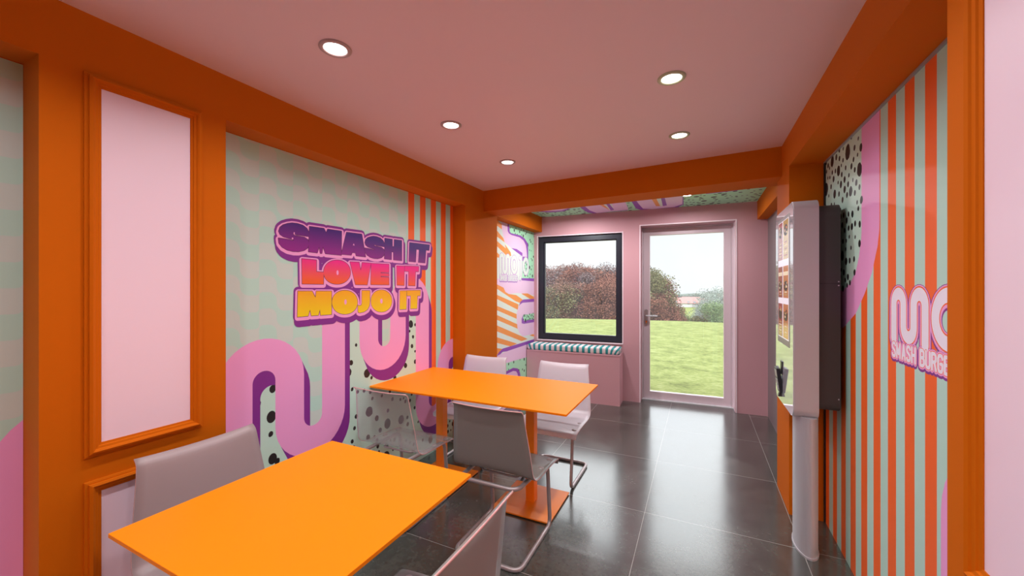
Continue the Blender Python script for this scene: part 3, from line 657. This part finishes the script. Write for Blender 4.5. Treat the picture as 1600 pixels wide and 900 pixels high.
def frame_bm():
    bm = bmesh.new(); w = .194; r = .0115
    z1 = .398
    pts = [(-w,-.222,r),(w,-.222,r),(w,.225,r),(w*1.0,.180,z1),(w*.88,-.20,z1+.004),(-w*.88,-.20,z1+.004),(-w*1.0,.180,z1),(-w,.225,r)]
    tube(bm, fillet(pts, .055, True, 7), r, 10, closed=True)
    return bm
def bar_bm(y):
    bm = bmesh.new(); tube(bm, fillet([(-.19,y,.398),(-.12,y-.0,.398),(-.11,y-.045,.400),(.11,y-.045,.400),(.12,y,.398),(.19,y,.398)], .02, False, 5), .006, 8); return bm
def make_chair(label, sm):
    t = thing('cantilever_chair', label, 'chair')
    s = obj('shell', shell_bm(), [sm, M['ac_edge']], t, True)
    obj('frame', frame_bm(), M['chrome'], t, True)
    obj('support_bar', bar_bm(-.02), M['chrome'], t, True)
    for x in (-.205,.205):
        for y in (.18,.05):
            zz = .4165 if y > .1 else .4205
            bm = bmesh.new(); lathe(bm, [(.001,zz+.005),(.014,zz+.004),(.017,zz),(.017,zz-.004),(.001,zz-.0045)], 18, (x,y)); obj('stud', bm, M['chrome'], t, True)
    for x in (-.192,.192):
        for y in (-.15,.15):
            bm = bmesh.new(); box(bm, x-.006,x+.006,y-.014,y+.014,0.0,.004); obj('glide', bm, M['black'], t)
    return t
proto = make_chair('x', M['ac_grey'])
def copy_chair(label, sm, x, y, rz, first=False):
    if first: r = proto
    else:
        r = proto.copy(); COL.objects.link(r)
        for ch in list(proto.children):
            c = ch.copy(); COL.objects.link(c); c.parent = r
            if c.name.startswith('shell'):
                c.data = ch.data.copy(); c.data.materials[0] = sm
    r['label'] = label; r['group'] = 'cantilever chairs at the tables'
    r.location = (x,y,0); r.rotation_euler = (0,0,rz)
    return r
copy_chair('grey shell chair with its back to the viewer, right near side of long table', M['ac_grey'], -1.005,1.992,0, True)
copy_chair('clear see-through shell chair in front of the mural, near side of long table', M['ac_clear'], -1.742,1.992,0)
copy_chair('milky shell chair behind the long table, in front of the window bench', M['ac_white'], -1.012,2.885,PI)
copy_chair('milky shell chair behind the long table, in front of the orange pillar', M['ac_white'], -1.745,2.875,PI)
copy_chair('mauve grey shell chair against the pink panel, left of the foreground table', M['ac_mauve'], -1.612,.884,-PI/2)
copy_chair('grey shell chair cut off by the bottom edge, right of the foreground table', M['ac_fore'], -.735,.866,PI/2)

# ------------------------------------------------------------------ window bench and cushion
b0 = Vector((-2.055,4.748,0)); b1 = Vector((-.866,4.804,0))
bt = thing('window_bench', 'low pink box bench under the black framed window', 'bench', (-.866,4.804,0), TH)
bm = bmesh.new(); box(bm, -1.20,0,0.0,.262,0.0,.600); obj('bench_box', bm, M['pink'], bt)
bm = bmesh.new(); box(bm, -1.20,0.003,-.003,.262,.600,.616, bev=.002); obj('bench_top', bm, M['pink'], bt)
def stripe_mat():
    m = bpy.data.materials.new('teal_striped_fabric'); m.use_nodes = True
    nt = m.node_tree; N = nt.nodes; Lk = nt.links; b = N['Principled BSDF']; b.inputs['Roughness'].default_value = .8
    tc = N.new('ShaderNodeTexCoord'); sp = N.new('ShaderNodeSeparateXYZ'); Lk.new(tc.outputs['UV'], sp.inputs[0])
    p = N.new('ShaderNodeMath'); p.operation = 'FRACT'
    d = N.new('ShaderNodeMath'); d.operation = 'MULTIPLY'; d.inputs[1].default_value = 1.0; Lk.new(sp.outputs['X'], d.inputs[0]); Lk.new(d.outputs[0], p.inputs[0])
    l = N.new('ShaderNodeMath'); l.operation = 'LESS_THAN'; l.inputs[1].default_value = .47; Lk.new(p.outputs[0], l.inputs[0])
    mx = N.new('ShaderNodeMix'); mx.data_type = 'RGBA'; Lk.new(l.outputs[0], mx.inputs['Factor'])
    mx.inputs['A'].default_value = lin((232,214,214)); mx.inputs['B'].default_value = lin((38,140,142))
    Lk.new(mx.outputs['Result'], b.inputs['Base Color'])
    w = N.new('ShaderNodeTexNoise'); w.inputs['Scale'].default_value = 400; Lk.new(tc.outputs['Object'], w.inputs['Vector'])
    bp = N.new('ShaderNodeBump'); bp.inputs['Strength'].default_value = .2; bp.inputs['Distance'].default_value = .001
    Lk.new(w.outputs['Fac'], bp.inputs['Height']); Lk.new(bp.outputs['Normal'], b.inputs['Normal'])
    return m
def cushion():
    bm = bmesh.new(); uvl = bm.loops.layers.uv.new('UVMap'); NX = 64; Lc = 1.178; D = .25; Hh = .078
    prof = []
    r = .022
    for cy,cz,a in ((D-r,r,-90),(D-r,Hh-r,0),(r,Hh-r,90),(r,r,180)):
        for i in range(6): 
            t = math.radians(a+90*i/5); prof.append((cy+r*math.cos(t), cz+r*math.sin(t)))
    rings = []; us = []
    for k in range(NX+1):
        x = Lc*k/NX; e = min(k, NX-k)/NX*Lc
        sh = 1 if e > .03 else .80+.20*math.sqrt(max(0,1-(1-e/.03)**2))
        ring = []
        for y,z in prof:
            cy,cz = D/2,Hh/2
            bulge = .003*math.sin(x*21)
            ring.append(bm.verts.new((x, cy+(y-cy)*(.97+.03*sh), cz+(z-cz)*sh + (bulge if z > Hh*.6 else 0))))
        rings.append(ring); us.append(x)
    n = len(prof)
    def U(x,z):   # the cover is pulled tight, so stripes splay at the two ends
        q = 0
        if x < .10: q = -(.10-x)*.55*(1-z/Hh)*1
        if x > Lc-.14: q = (x-(Lc-.14))*.6*(1-z/Hh)
        return (x+q)/.0725
    for a in range(NX):
        for k in range(n):
            vs = (rings[a][k],rings[a][(k+1)%n],rings[a+1][(k+1)%n],rings[a+1][k]); f = bm.faces.new(vs)
            for lp in f.loops: lp[uvl].uv = (U(lp.vert.co.x, lp.vert.co.z), 0)
    for ring in (rings[0],rings[-1]):
        f = bm.faces.new(ring)
        for lp in f.loops: lp[uvl].uv = ((lp.vert.co.y*.9)/.0725, 0)
    return bm
o = obj('bench_cushion', cushion(), stripe_mat(), None, True)
o.matrix_world = Matrix.Translation((-.866,4.804,.6165)) @ Matrix.Rotation(TH,4,'Z') @ Matrix.Translation((-1.187,.003,0))
tag(o, 'long teal and white striped cushion lying on the pink window bench', 'cushion')

# ------------------------------------------------------------------ self-order kiosk
k = thing('order_kiosk', 'tall silver and dark grey self-order kiosk on a column beside the striped wall', 'kiosk', (.56,2.78,0))
def koff(bm): bmesh.ops.translate(bm, verts=bm.verts[:], vec=(-.56,-2.78,0)); return bm
KY0,KY1,KZ0,KZ1 = 2.545,3.07,.728,1.902
bm = bmesh.new(); prism(bm, rrect(KY0,KZ0,KY1,KZ1,.055,8), .458, .566, 'x'); obj('front_housing', koff(bm), M['silver'], k)
bm = bmesh.new(); prism(bm, rrect(KY0+.004,KZ0+.004,KY1-.004,KZ1-.004,.052,8), .4535, .4578, 'x'); sc = obj('front_glass', koff(bm), M['screen'], k)
bm = bmesh.new(); prism(bm, rrect(KY0+.03,.778,KY1-.03,1.872,.045,8), .5665, .663, 'x'); rb = obj('rear_housing', koff(bm), M['kdark'], k)
bm = bmesh.new(); box(bm, .575,.664,KY0+.0285,KY0+.0298,1.452,1.4545); obj('service_seam', koff(bm), M['black'], rb)
for zz in (1.440,1.460,.845):
    bm = bmesh.new(); box(bm, .652,.657,KY0+.027,KY0+.0298,zz,zz+.006); obj('screw', koff(bm), M['silver'], rb)
bm = bmesh.new(); prism(bm, [(.528+.052*math.cos(2*PI*i/40), 2.66+.135*math.sin(2*PI*i/40)) for i in range(40)], .010, .74); obj('column', koff(bm), M['silver'], k, False)
bm = bmesh.new(); prism(bm, [(.528+.056*math.cos(2*PI*i/40), 2.66+.14*math.sin(2*PI*i/40)) for i in range(40)], .0, .010); obj('foot_plate', koff(bm), M['silver'], k)
# screen bezel and six menu tiles (front plane looks towards -x; u = -y)
TM = [M['grey_trim'], mat('tile_red',(168,78,76),.12,emis=(176,90,84),estr=.15), mat('tile_orange',(205,128,84),.12,emis=(222,140,90),estr=.15), mat('tile_yellow',(200,166,110),.12,emis=(220,180,110),estr=.15), mat('tile_dark',(60,40,36),.3), mat('tile_cream',(240,222,190),.3,emis=(240,222,190),estr=.2), mat('screen_white',(235,228,240),.25,emis=(235,228,240),estr=.4)]
sx0,sx1,sz0,sz1 = -2.998,-2.628,1.094,1.852
L = [(0, rect(sx0,sz0,sx1,sz1)),(6, rect(sx0+.018,sz0+.035,sx1-.028,sz1-.02))]
bez_o = art('screen_bezel', L, rect(sx0,sz0,sx1,sz1), lambda u,z:(.4529-.56,-u-2.78,z), TM, k)
rr = random.Random(5)
rowsz = [(1.60,1.828),(1.372,1.560),(1.135,1.335)]
for ri,(za,zb) in enumerate(rowsz):
    for ci,(ua,ub) in enumerate(((-2.972,-2.838),(-2.815,-2.665))):
        bg = [(1,3),(1,2),(1,2)][ri][ci]; h = zb-za; w = ub-ua
        tl = [(bg, rect(ua,za,ub,zb))]
        if ri == 0: pic = (za+.60*h, za+.97*h)
        elif ri == 1: pic = (za+.22*h, za+.62*h)
        else: pic = (za+.52*h, za+.95*h)
        cy = (pic[0]+pic[1])/2; ph = pic[1]-pic[0]
        tl.append((4, ellipse(ua+w*.5,cy-.12*ph,w*.40,ph*.40,18)))
        for q in range(7): tl.append((rr.choice((3,5,2)), ellipse(ua+w*rr.uniform(.25,.75), cy+ph*rr.uniform(-.3,.35), w*rr.uniform(.05,.12), ph*rr.uniform(.05,.12), 8)))
        zt = za+h*.08
        n = 5 if ri != 1 else 2
        for q in range(n):
            ww = w*rr.uniform(.35,.62); u = ua+w*.5
            tl.append((5 if q%2 else 3 if bg != 3 else 1, rect(u-ww/2, zt+q*h*.085, u+ww/2, zt+q*h*.085+h*.035)))
        if ri == 1: tl.append((5, rect(ua+w*.05, zb-h*.30, ub-w*.05, zb-h*.18)))
        art('menu_tile', tl, rect(ua,za,ub,zb), lambda u,z:(.4523-.56,-u-2.78,z), TM, bez_o)
# card terminal in a bracket and scanner window below the screen
bm = bmesh.new(); T = Matrix.Translation((.4505,2.88,.868)) @ Matrix.Rotation(math.radians(-7),4,'Y')
box(bm, -.020,.0,-.038,.038,-.075,.075, bev=.004, T=T); ct = obj('card_terminal', koff(bm), M['black'], k)
bm = bmesh.new(); box(bm, -.0215,-.020,-.030,.030,.020,.062, T=T); obj('terminal_display', koff(bm), M['silver'], ct)
bm = bmesh.new()
for a in range(3):
    for c in range(4): box(bm, -.0225,-.020,-.028+a*.020,-.012+a*.020,-.060+c*.018,-.048+c*.018, T=T)
obj('keypad', koff(bm), M['silver'], ct)
bm = bmesh.new(); prism(bm, [(.436,.765),(.453,.765),(.453,.80),(.445,.80)], 2.868, 2.892, 'y'); obj('terminal_bracket', koff(bm), M['kdark'], k)
bm = bmesh.new(); box(bm, .4485,.4533,2.835,2.885,.905,.985, bev=.001); obj('card_slot', koff(bm), M['black'], k)
bm = bmesh.new(); box(bm, .4505,.4533,2.975,3.025,.86,.93, bev=.001); obj('scanner_window', koff(bm), M['grey_trim'], k)

# ------------------------------------------------------------------ outdoors
def grass_mat():
    m = bpy.data.materials.new('meadow_grass'); m.use_nodes = True
    nt = m.node_tree; N = nt.nodes; Lk = nt.links; b = N['Principled BSDF']; b.inputs['Roughness'].default_value = .9; b.inputs['Specular IOR Level'].default_value = .1
    tc = N.new('ShaderNodeTexCoord')
    mp = N.new('ShaderNodeMapping'); mp.inputs['Scale'].default_value = (1,1.15,1); Lk.new(tc.outputs['Object'], mp.inputs['Vector'])
    a = N.new('ShaderNodeTexNoise'); a.inputs['Scale'].default_value = 2.6; a.inputs['Detail'].default_value = 9; a.inputs['Roughness'].default_value = .72; Lk.new(mp.outputs[0], a.inputs['Vector'])
    c = N.new('ShaderNodeTexNoise'); c.inputs['Scale'].default_value = 14; c.inputs['Detail'].default_value = 6; Lk.new(mp.outputs[0], c.inputs['Vector'])
    mx = N.new('ShaderNodeMix'); mx.data_type = 'FLOAT'; mx.inputs['Factor'].default_value = .35; Lk.new(a.outputs['Fac'], mx.inputs['A']); Lk.new(c.outputs['Fac'], mx.inputs['B'])
    cr = N.new('ShaderNodeValToRGB'); e = cr.color_ramp.elements
    e[0].position = .36; e[0].color = lin((84,90,52)); e[1].position = .52; e[1].color = lin((116,124,72))
    q = cr.color_ramp.elements.new(.66); q.color = lin((136,140,96))
    Lk.new(mx.outputs['Result'], cr.inputs['Fac']); Lk.new(cr.outputs['Color'], b.inputs['Base Color'])
    return m
M['grass'] = grass_mat()
def gz(x, y):
    """ground height: a level meadow, a dip, then rising fields"""
    d = math.hypot(x, y)
    if d < 17: z = -.06
    elif d < 62: t = (d-17)/45; z = -.06-6.6*t*t*(3-2*t)
    elif d < 120: z = -6.66-2.2*(d-62)/58
    else: t = min(1,(d-120)/130); z = -8.86+3.6*t
    return z + (.02*math.sin(x*1.7)*math.sin(y*1.3) if d > 8 else 0)
bm = bmesh.new(); rows_ = []
rad = [5.4,6,7,8,9,10,11,12,13,14,15,16,17,18.5,20,22,25,28,32,36,40,45,50,56,62,70,80,95,120,150,180,215,250,330]
A0,A1,NA = -85,75,74
for d in rad:
    rows_.append([bm.verts.new((d*math.sin(math.radians(A0+(A1-A0)*i/NA)), d*math.cos(math.radians(A0+(A1-A0)*i/NA)), gz(d*math.sin(math.radians(A0+(A1-A0)*i/NA)), d*math.cos(math.radians(A0+(A1-A0)*i/NA))))) for i in range(NA+1)])
for a_,c_ in zip(rows_,rows_[1:]):
    for i in range(NA): bm.faces.new((a_[i],a_[i+1],c_[i+1],c_[i]))
struct('ground_meadow', bm, M['grass'], smooth=True)

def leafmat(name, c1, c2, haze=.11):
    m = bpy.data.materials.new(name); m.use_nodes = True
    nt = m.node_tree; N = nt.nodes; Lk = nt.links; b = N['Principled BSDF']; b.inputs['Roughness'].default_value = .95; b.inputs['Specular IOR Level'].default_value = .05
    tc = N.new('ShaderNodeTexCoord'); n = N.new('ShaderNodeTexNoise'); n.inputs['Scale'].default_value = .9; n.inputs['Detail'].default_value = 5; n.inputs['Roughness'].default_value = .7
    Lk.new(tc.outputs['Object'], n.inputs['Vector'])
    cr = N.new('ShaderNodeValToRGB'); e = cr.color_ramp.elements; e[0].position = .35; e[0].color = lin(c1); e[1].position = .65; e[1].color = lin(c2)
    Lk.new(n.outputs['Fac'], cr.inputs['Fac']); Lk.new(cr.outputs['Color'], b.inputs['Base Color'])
    b.inputs['Emission Color'].default_value = lin((215,212,220)); b.inputs['Emission Strength'].default_value = haze   # leaf glow imitates mist between viewer and tree
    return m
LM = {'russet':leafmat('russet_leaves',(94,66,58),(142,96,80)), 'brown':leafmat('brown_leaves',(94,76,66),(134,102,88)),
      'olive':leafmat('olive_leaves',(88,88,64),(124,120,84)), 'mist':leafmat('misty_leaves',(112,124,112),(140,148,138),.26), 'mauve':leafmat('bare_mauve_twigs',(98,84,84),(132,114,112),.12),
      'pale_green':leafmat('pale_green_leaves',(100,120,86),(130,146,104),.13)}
bark = mat('pale_bark', (140,128,120), .9)
def crown_mesh(seed, h, w, n, leaf=.28):
    r = random.Random(seed); bm = bmesh.new()
    blobs = []
    for i in range(34):
        t = r.random(); zz = h*(.22+.70*t); rad_ = w*(.55+.45*math.sin(PI*min(1,.15+t*.8)))*.5
        a = r.uniform(0,2*PI); q = rad_*math.sqrt(r.random())*.85
        blobs.append((q*math.cos(a), q*math.sin(a), zz, w*r.uniform(.14,.26)))
    for i in range(n):
        bx,by,bz,br = r.choice(blobs)
        th = r.uniform(0,2*PI); ph = math.acos(r.uniform(-1,1)); rr_ = br*(r.random()**.33)
        c = Vector((bx+rr_*math.sin(ph)*math.cos(th), by+rr_*math.sin(ph)*math.sin(th), bz+rr_*math.cos(ph)*1.15))
        nrm = Vector((r.gauss(0,1),r.gauss(0,1),r.gauss(0,1)+.5)).normalized()
        u = nrm.orthogonal().normalized(); v = nrm.cross(u); s = leaf*r.uniform(.5,1.2)
        f = bm.faces.new([bm.verts.new(c+u*s*a+v*s*b*.7) for a,b in ((-1,0),(0,-1),(1,0),(0,1))])
    me = bpy.data.meshes.new('crown'); bm.to_mesh(me); bm.free(); return me
def trunk_mesh(seed, h, w):
    r = random.Random(seed); bm = bmesh.new()
    tube(bm, [(0,0,-.3),(.05,0,h*.3),(-.05,.03,h*.6),(.04,0,h*.92)], .14, 7)
    for i in range(9):
        a = r.uniform(0,2*PI); z0 = h*r.uniform(.2,.75); l = w*r.uniform(.3,.5)
        tube(bm, [(0,0,z0),(l*.5*math.cos(a),l*.5*math.sin(a),z0+h*.09),(l*math.cos(a),l*math.sin(a),z0+h*.2)], .05, 5)
    me = bpy.data.meshes.new('trunk'); bm.to_mesh(me); bm.free(); return me
PROTO = []
for s in range(4):
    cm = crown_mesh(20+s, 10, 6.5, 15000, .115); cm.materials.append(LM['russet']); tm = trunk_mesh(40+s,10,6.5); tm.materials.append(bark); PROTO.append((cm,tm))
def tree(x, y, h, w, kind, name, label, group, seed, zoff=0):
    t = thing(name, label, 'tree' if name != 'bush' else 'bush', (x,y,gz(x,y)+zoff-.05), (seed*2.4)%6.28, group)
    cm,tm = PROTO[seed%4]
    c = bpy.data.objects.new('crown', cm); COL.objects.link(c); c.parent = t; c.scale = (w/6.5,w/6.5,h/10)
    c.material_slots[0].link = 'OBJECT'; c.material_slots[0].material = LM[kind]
    c2 = bpy.data.objects.new('trunk', tm); COL.objects.link(c2); c2.parent = t; c2.scale = (w/6.5,w/6.5,h/10)
    return t
TA = math.atan(293/610)
def bear(px):     # compass bearing of things seen through the glazing
    return -TA+math.atan((px-800)/610)
r = random.Random(3)
LBL = {'russet':'russet autumn tree in the wood beyond the meadow, seen through the window', 'brown':'brownish bare-twigged tree in the wood beyond the meadow, seen through the window',
       'olive':'olive green tree low at the left of the wood, seen through the window', 'mauve':'grey mauve bare tree in the wood beyond the meadow, seen through the window'}
def put(px, dist, top, w, kind, seed, name='tree', label=None, group=None):
    """top: height of the crown above eye level as a slope"""
    a = bear(px); x,y = dist*math.sin(a), dist*math.cos(a)
    Zc = dist*math.cos(a+TA)
    ztop = 1.43+top/610*Zc; h = ztop-gz(x,y)
    return tree(x,y,h,w,kind,name,label or LBL[kind],group or (kind+' trees in the wood'),seed)
i = 0
for dist,n,tops,kinds in ((78,20,(28,34),('mauve','brown','russet')),(66,19,(16,29),('russet','brown','russet','mauve')),(56,17,(-8,14),('russet','brown','russet'))):
    for j in range(n):
        px = 770+ (1014-770)*(j+.5)/n + r.uniform(-4,4)
        kd = r.choice(kinds)
        if dist < 60 and px < 880: kd = 'olive' if j%2 == 0 else 'brown'
        put(px, dist+r.uniform(-2,2), r.uniform(*tops)+(3 if 880<px<925 else 0), 8.5 if dist > 60 else 7.5, kd, i); i += 1
# the tree group at the left of the door glass
put(1012,44,36,5.5,'olive',1,label='tall olive brown tree at the left edge of the glass door view',group='trees at the left of the door view')
put(1022,46,16,5,'russet',2,label='russet tree leaning right, left side of the glass door view')
put(1030,47,-2,5,'brown',3,label='lower brown tree beside the russet tree in the glass door view',group='low brown trees in the door view')
put(1040,48,-18,4.4,'russet',0,label='small russet tree at the foot of the tree group in the door view',group='small russet trees in the door view')
put(1016,42,-5,5,'russet',3,label='russet tree low in front of the tall olive tree in the door view')
put(1026,43,-22,4.5,'russet',0,label='squat russet tree lowest in the tree group of the door view')
# misty trees
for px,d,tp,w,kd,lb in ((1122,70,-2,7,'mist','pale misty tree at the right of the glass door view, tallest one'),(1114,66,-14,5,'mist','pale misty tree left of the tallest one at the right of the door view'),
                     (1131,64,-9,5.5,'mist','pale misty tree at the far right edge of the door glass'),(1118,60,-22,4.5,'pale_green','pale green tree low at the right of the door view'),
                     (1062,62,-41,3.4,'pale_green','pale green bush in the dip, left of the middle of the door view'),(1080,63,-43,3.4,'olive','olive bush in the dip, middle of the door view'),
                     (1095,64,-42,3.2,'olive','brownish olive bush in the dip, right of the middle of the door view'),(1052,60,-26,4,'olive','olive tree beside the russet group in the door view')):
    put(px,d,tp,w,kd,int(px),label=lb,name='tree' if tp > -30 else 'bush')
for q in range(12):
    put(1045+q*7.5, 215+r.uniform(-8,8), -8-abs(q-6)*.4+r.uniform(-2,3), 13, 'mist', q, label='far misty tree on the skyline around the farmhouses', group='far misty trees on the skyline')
# far farmhouses with red roofs
HW = mat('far_white_render', (200,198,202), .9); HR = mat('far_red_roof', (166,124,120), .9); HWd = mat('far_window', (150,155,165), .5)  # colours paled to imitate haze over the distance
def house(px, dist, w, d, h, rh, label):
    a = bear(px); x,y = dist*math.sin(a), dist*math.cos(a)
    t = thing('farmhouse', label, 'house', (x,y,gz(x,y)), -a)
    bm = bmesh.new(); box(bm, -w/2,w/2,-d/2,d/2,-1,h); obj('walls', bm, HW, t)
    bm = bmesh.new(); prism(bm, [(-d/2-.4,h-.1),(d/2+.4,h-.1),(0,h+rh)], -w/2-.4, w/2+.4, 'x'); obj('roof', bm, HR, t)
    for q in range(max(2,int(w/4))):
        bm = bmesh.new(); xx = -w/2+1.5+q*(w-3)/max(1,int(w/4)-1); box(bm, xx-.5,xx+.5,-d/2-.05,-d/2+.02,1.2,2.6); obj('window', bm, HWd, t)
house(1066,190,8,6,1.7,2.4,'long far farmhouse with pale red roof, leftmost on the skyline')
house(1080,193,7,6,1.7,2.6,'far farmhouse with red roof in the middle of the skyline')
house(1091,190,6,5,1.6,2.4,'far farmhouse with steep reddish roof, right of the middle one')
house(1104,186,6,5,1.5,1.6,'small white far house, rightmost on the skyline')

# ------------------------------------------------------------------ world, camera
w = bpy.data.worlds.new('overcast_sky'); scn.world = w; w.use_nodes = True
nt = w.node_tree; bg = nt.nodes['Background']
tc = nt.nodes.new('ShaderNodeTexCoord'); n = nt.nodes.new('ShaderNodeTexNoise'); n.inputs['Scale'].default_value = 3; n.inputs['Detail'].default_value = 4
nt.links.new(tc.outputs['Generated'], n.inputs['Vector'])
cr = nt.nodes.new('ShaderNodeValToRGB'); cr.color_ramp.elements[0].position = .3; cr.color_ramp.elements[0].color = (.86,.90,.96,1); cr.color_ramp.elements[1].position = .7; cr.color_ramp.elements[1].color = (.98,1,1,1)
nt.links.new(n.outputs['Fac'], cr.inputs['Fac']); nt.links.new(cr.outputs['Color'], bg.inputs['Color'])
sep = nt.nodes.new('ShaderNodeSeparateXYZ'); nt.links.new(tc.outputs['Generated'], sep.inputs[0])
rp = nt.nodes.new('ShaderNodeValToRGB'); e = rp.color_ramp.elements      # an overcast sky is brighter towards the zenith
e[0].position = .14; e[0].color = (.245,.245,.245,1); e[1].position = .34; e[1].color = (1,1,1,1)
nt.links.new(sep.outputs['Z'], rp.inputs['Fac'])
mm = nt.nodes.new('ShaderNodeMath'); mm.operation = 'MULTIPLY'; mm.inputs[1].default_value = 4.8
nt.links.new(rp.outputs['Color'], mm.inputs[0]); nt.links.new(mm.outputs[0], bg.inputs['Strength'])
# light portals at the glazing: they emit nothing, they only guide the sampling of the sky
for (nm,loc,sz) in (('window_portal',(WS0/2+WS1/2,.30,(WZ0+WZ1)/2),(1.1,1.38)),('door_portal',(.5175,.30,1.1),(1.0,2.15))):
    ld = bpy.data.lights.new(nm,'AREA'); ld.shape = 'RECTANGLE'; ld.size,ld.size_y = sz; ld.cycles.is_portal = True
    lo = bpy.data.objects.new(nm, ld); COL.objects.link(lo)
    lo.matrix_world = BT @ Matrix.Translation(loc) @ Matrix.Rotation(math.radians(-90),4,'X')

cd = bpy.data.cameras.new('camera'); cam = bpy.data.objects.new('camera', cd); COL.objects.link(cam)
cam.location = (0,0,1.43); cam.rotation_euler = (PI/2,0,TA)
cd.sensor_width = 36; cd.lens = 610/1600*36; cd.clip_start = .02; cd.clip_end = 600
scn.camera = cam
scn.view_settings.view_transform = 'Standard'; scn.view_settings.look = 'None'
scn.cycles.use_fast_gi = True; scn.cycles.fast_gi_method = 'REPLACE'; scn.cycles.ao_bounces = 2; scn.cycles.ao_bounces_render = 2
w.light_settings.ao_factor = 1.5; w.light_settings.distance = 3.0
scn.cycles.max_bounces = 10; scn.cycles.transparent_max_bounces = 16
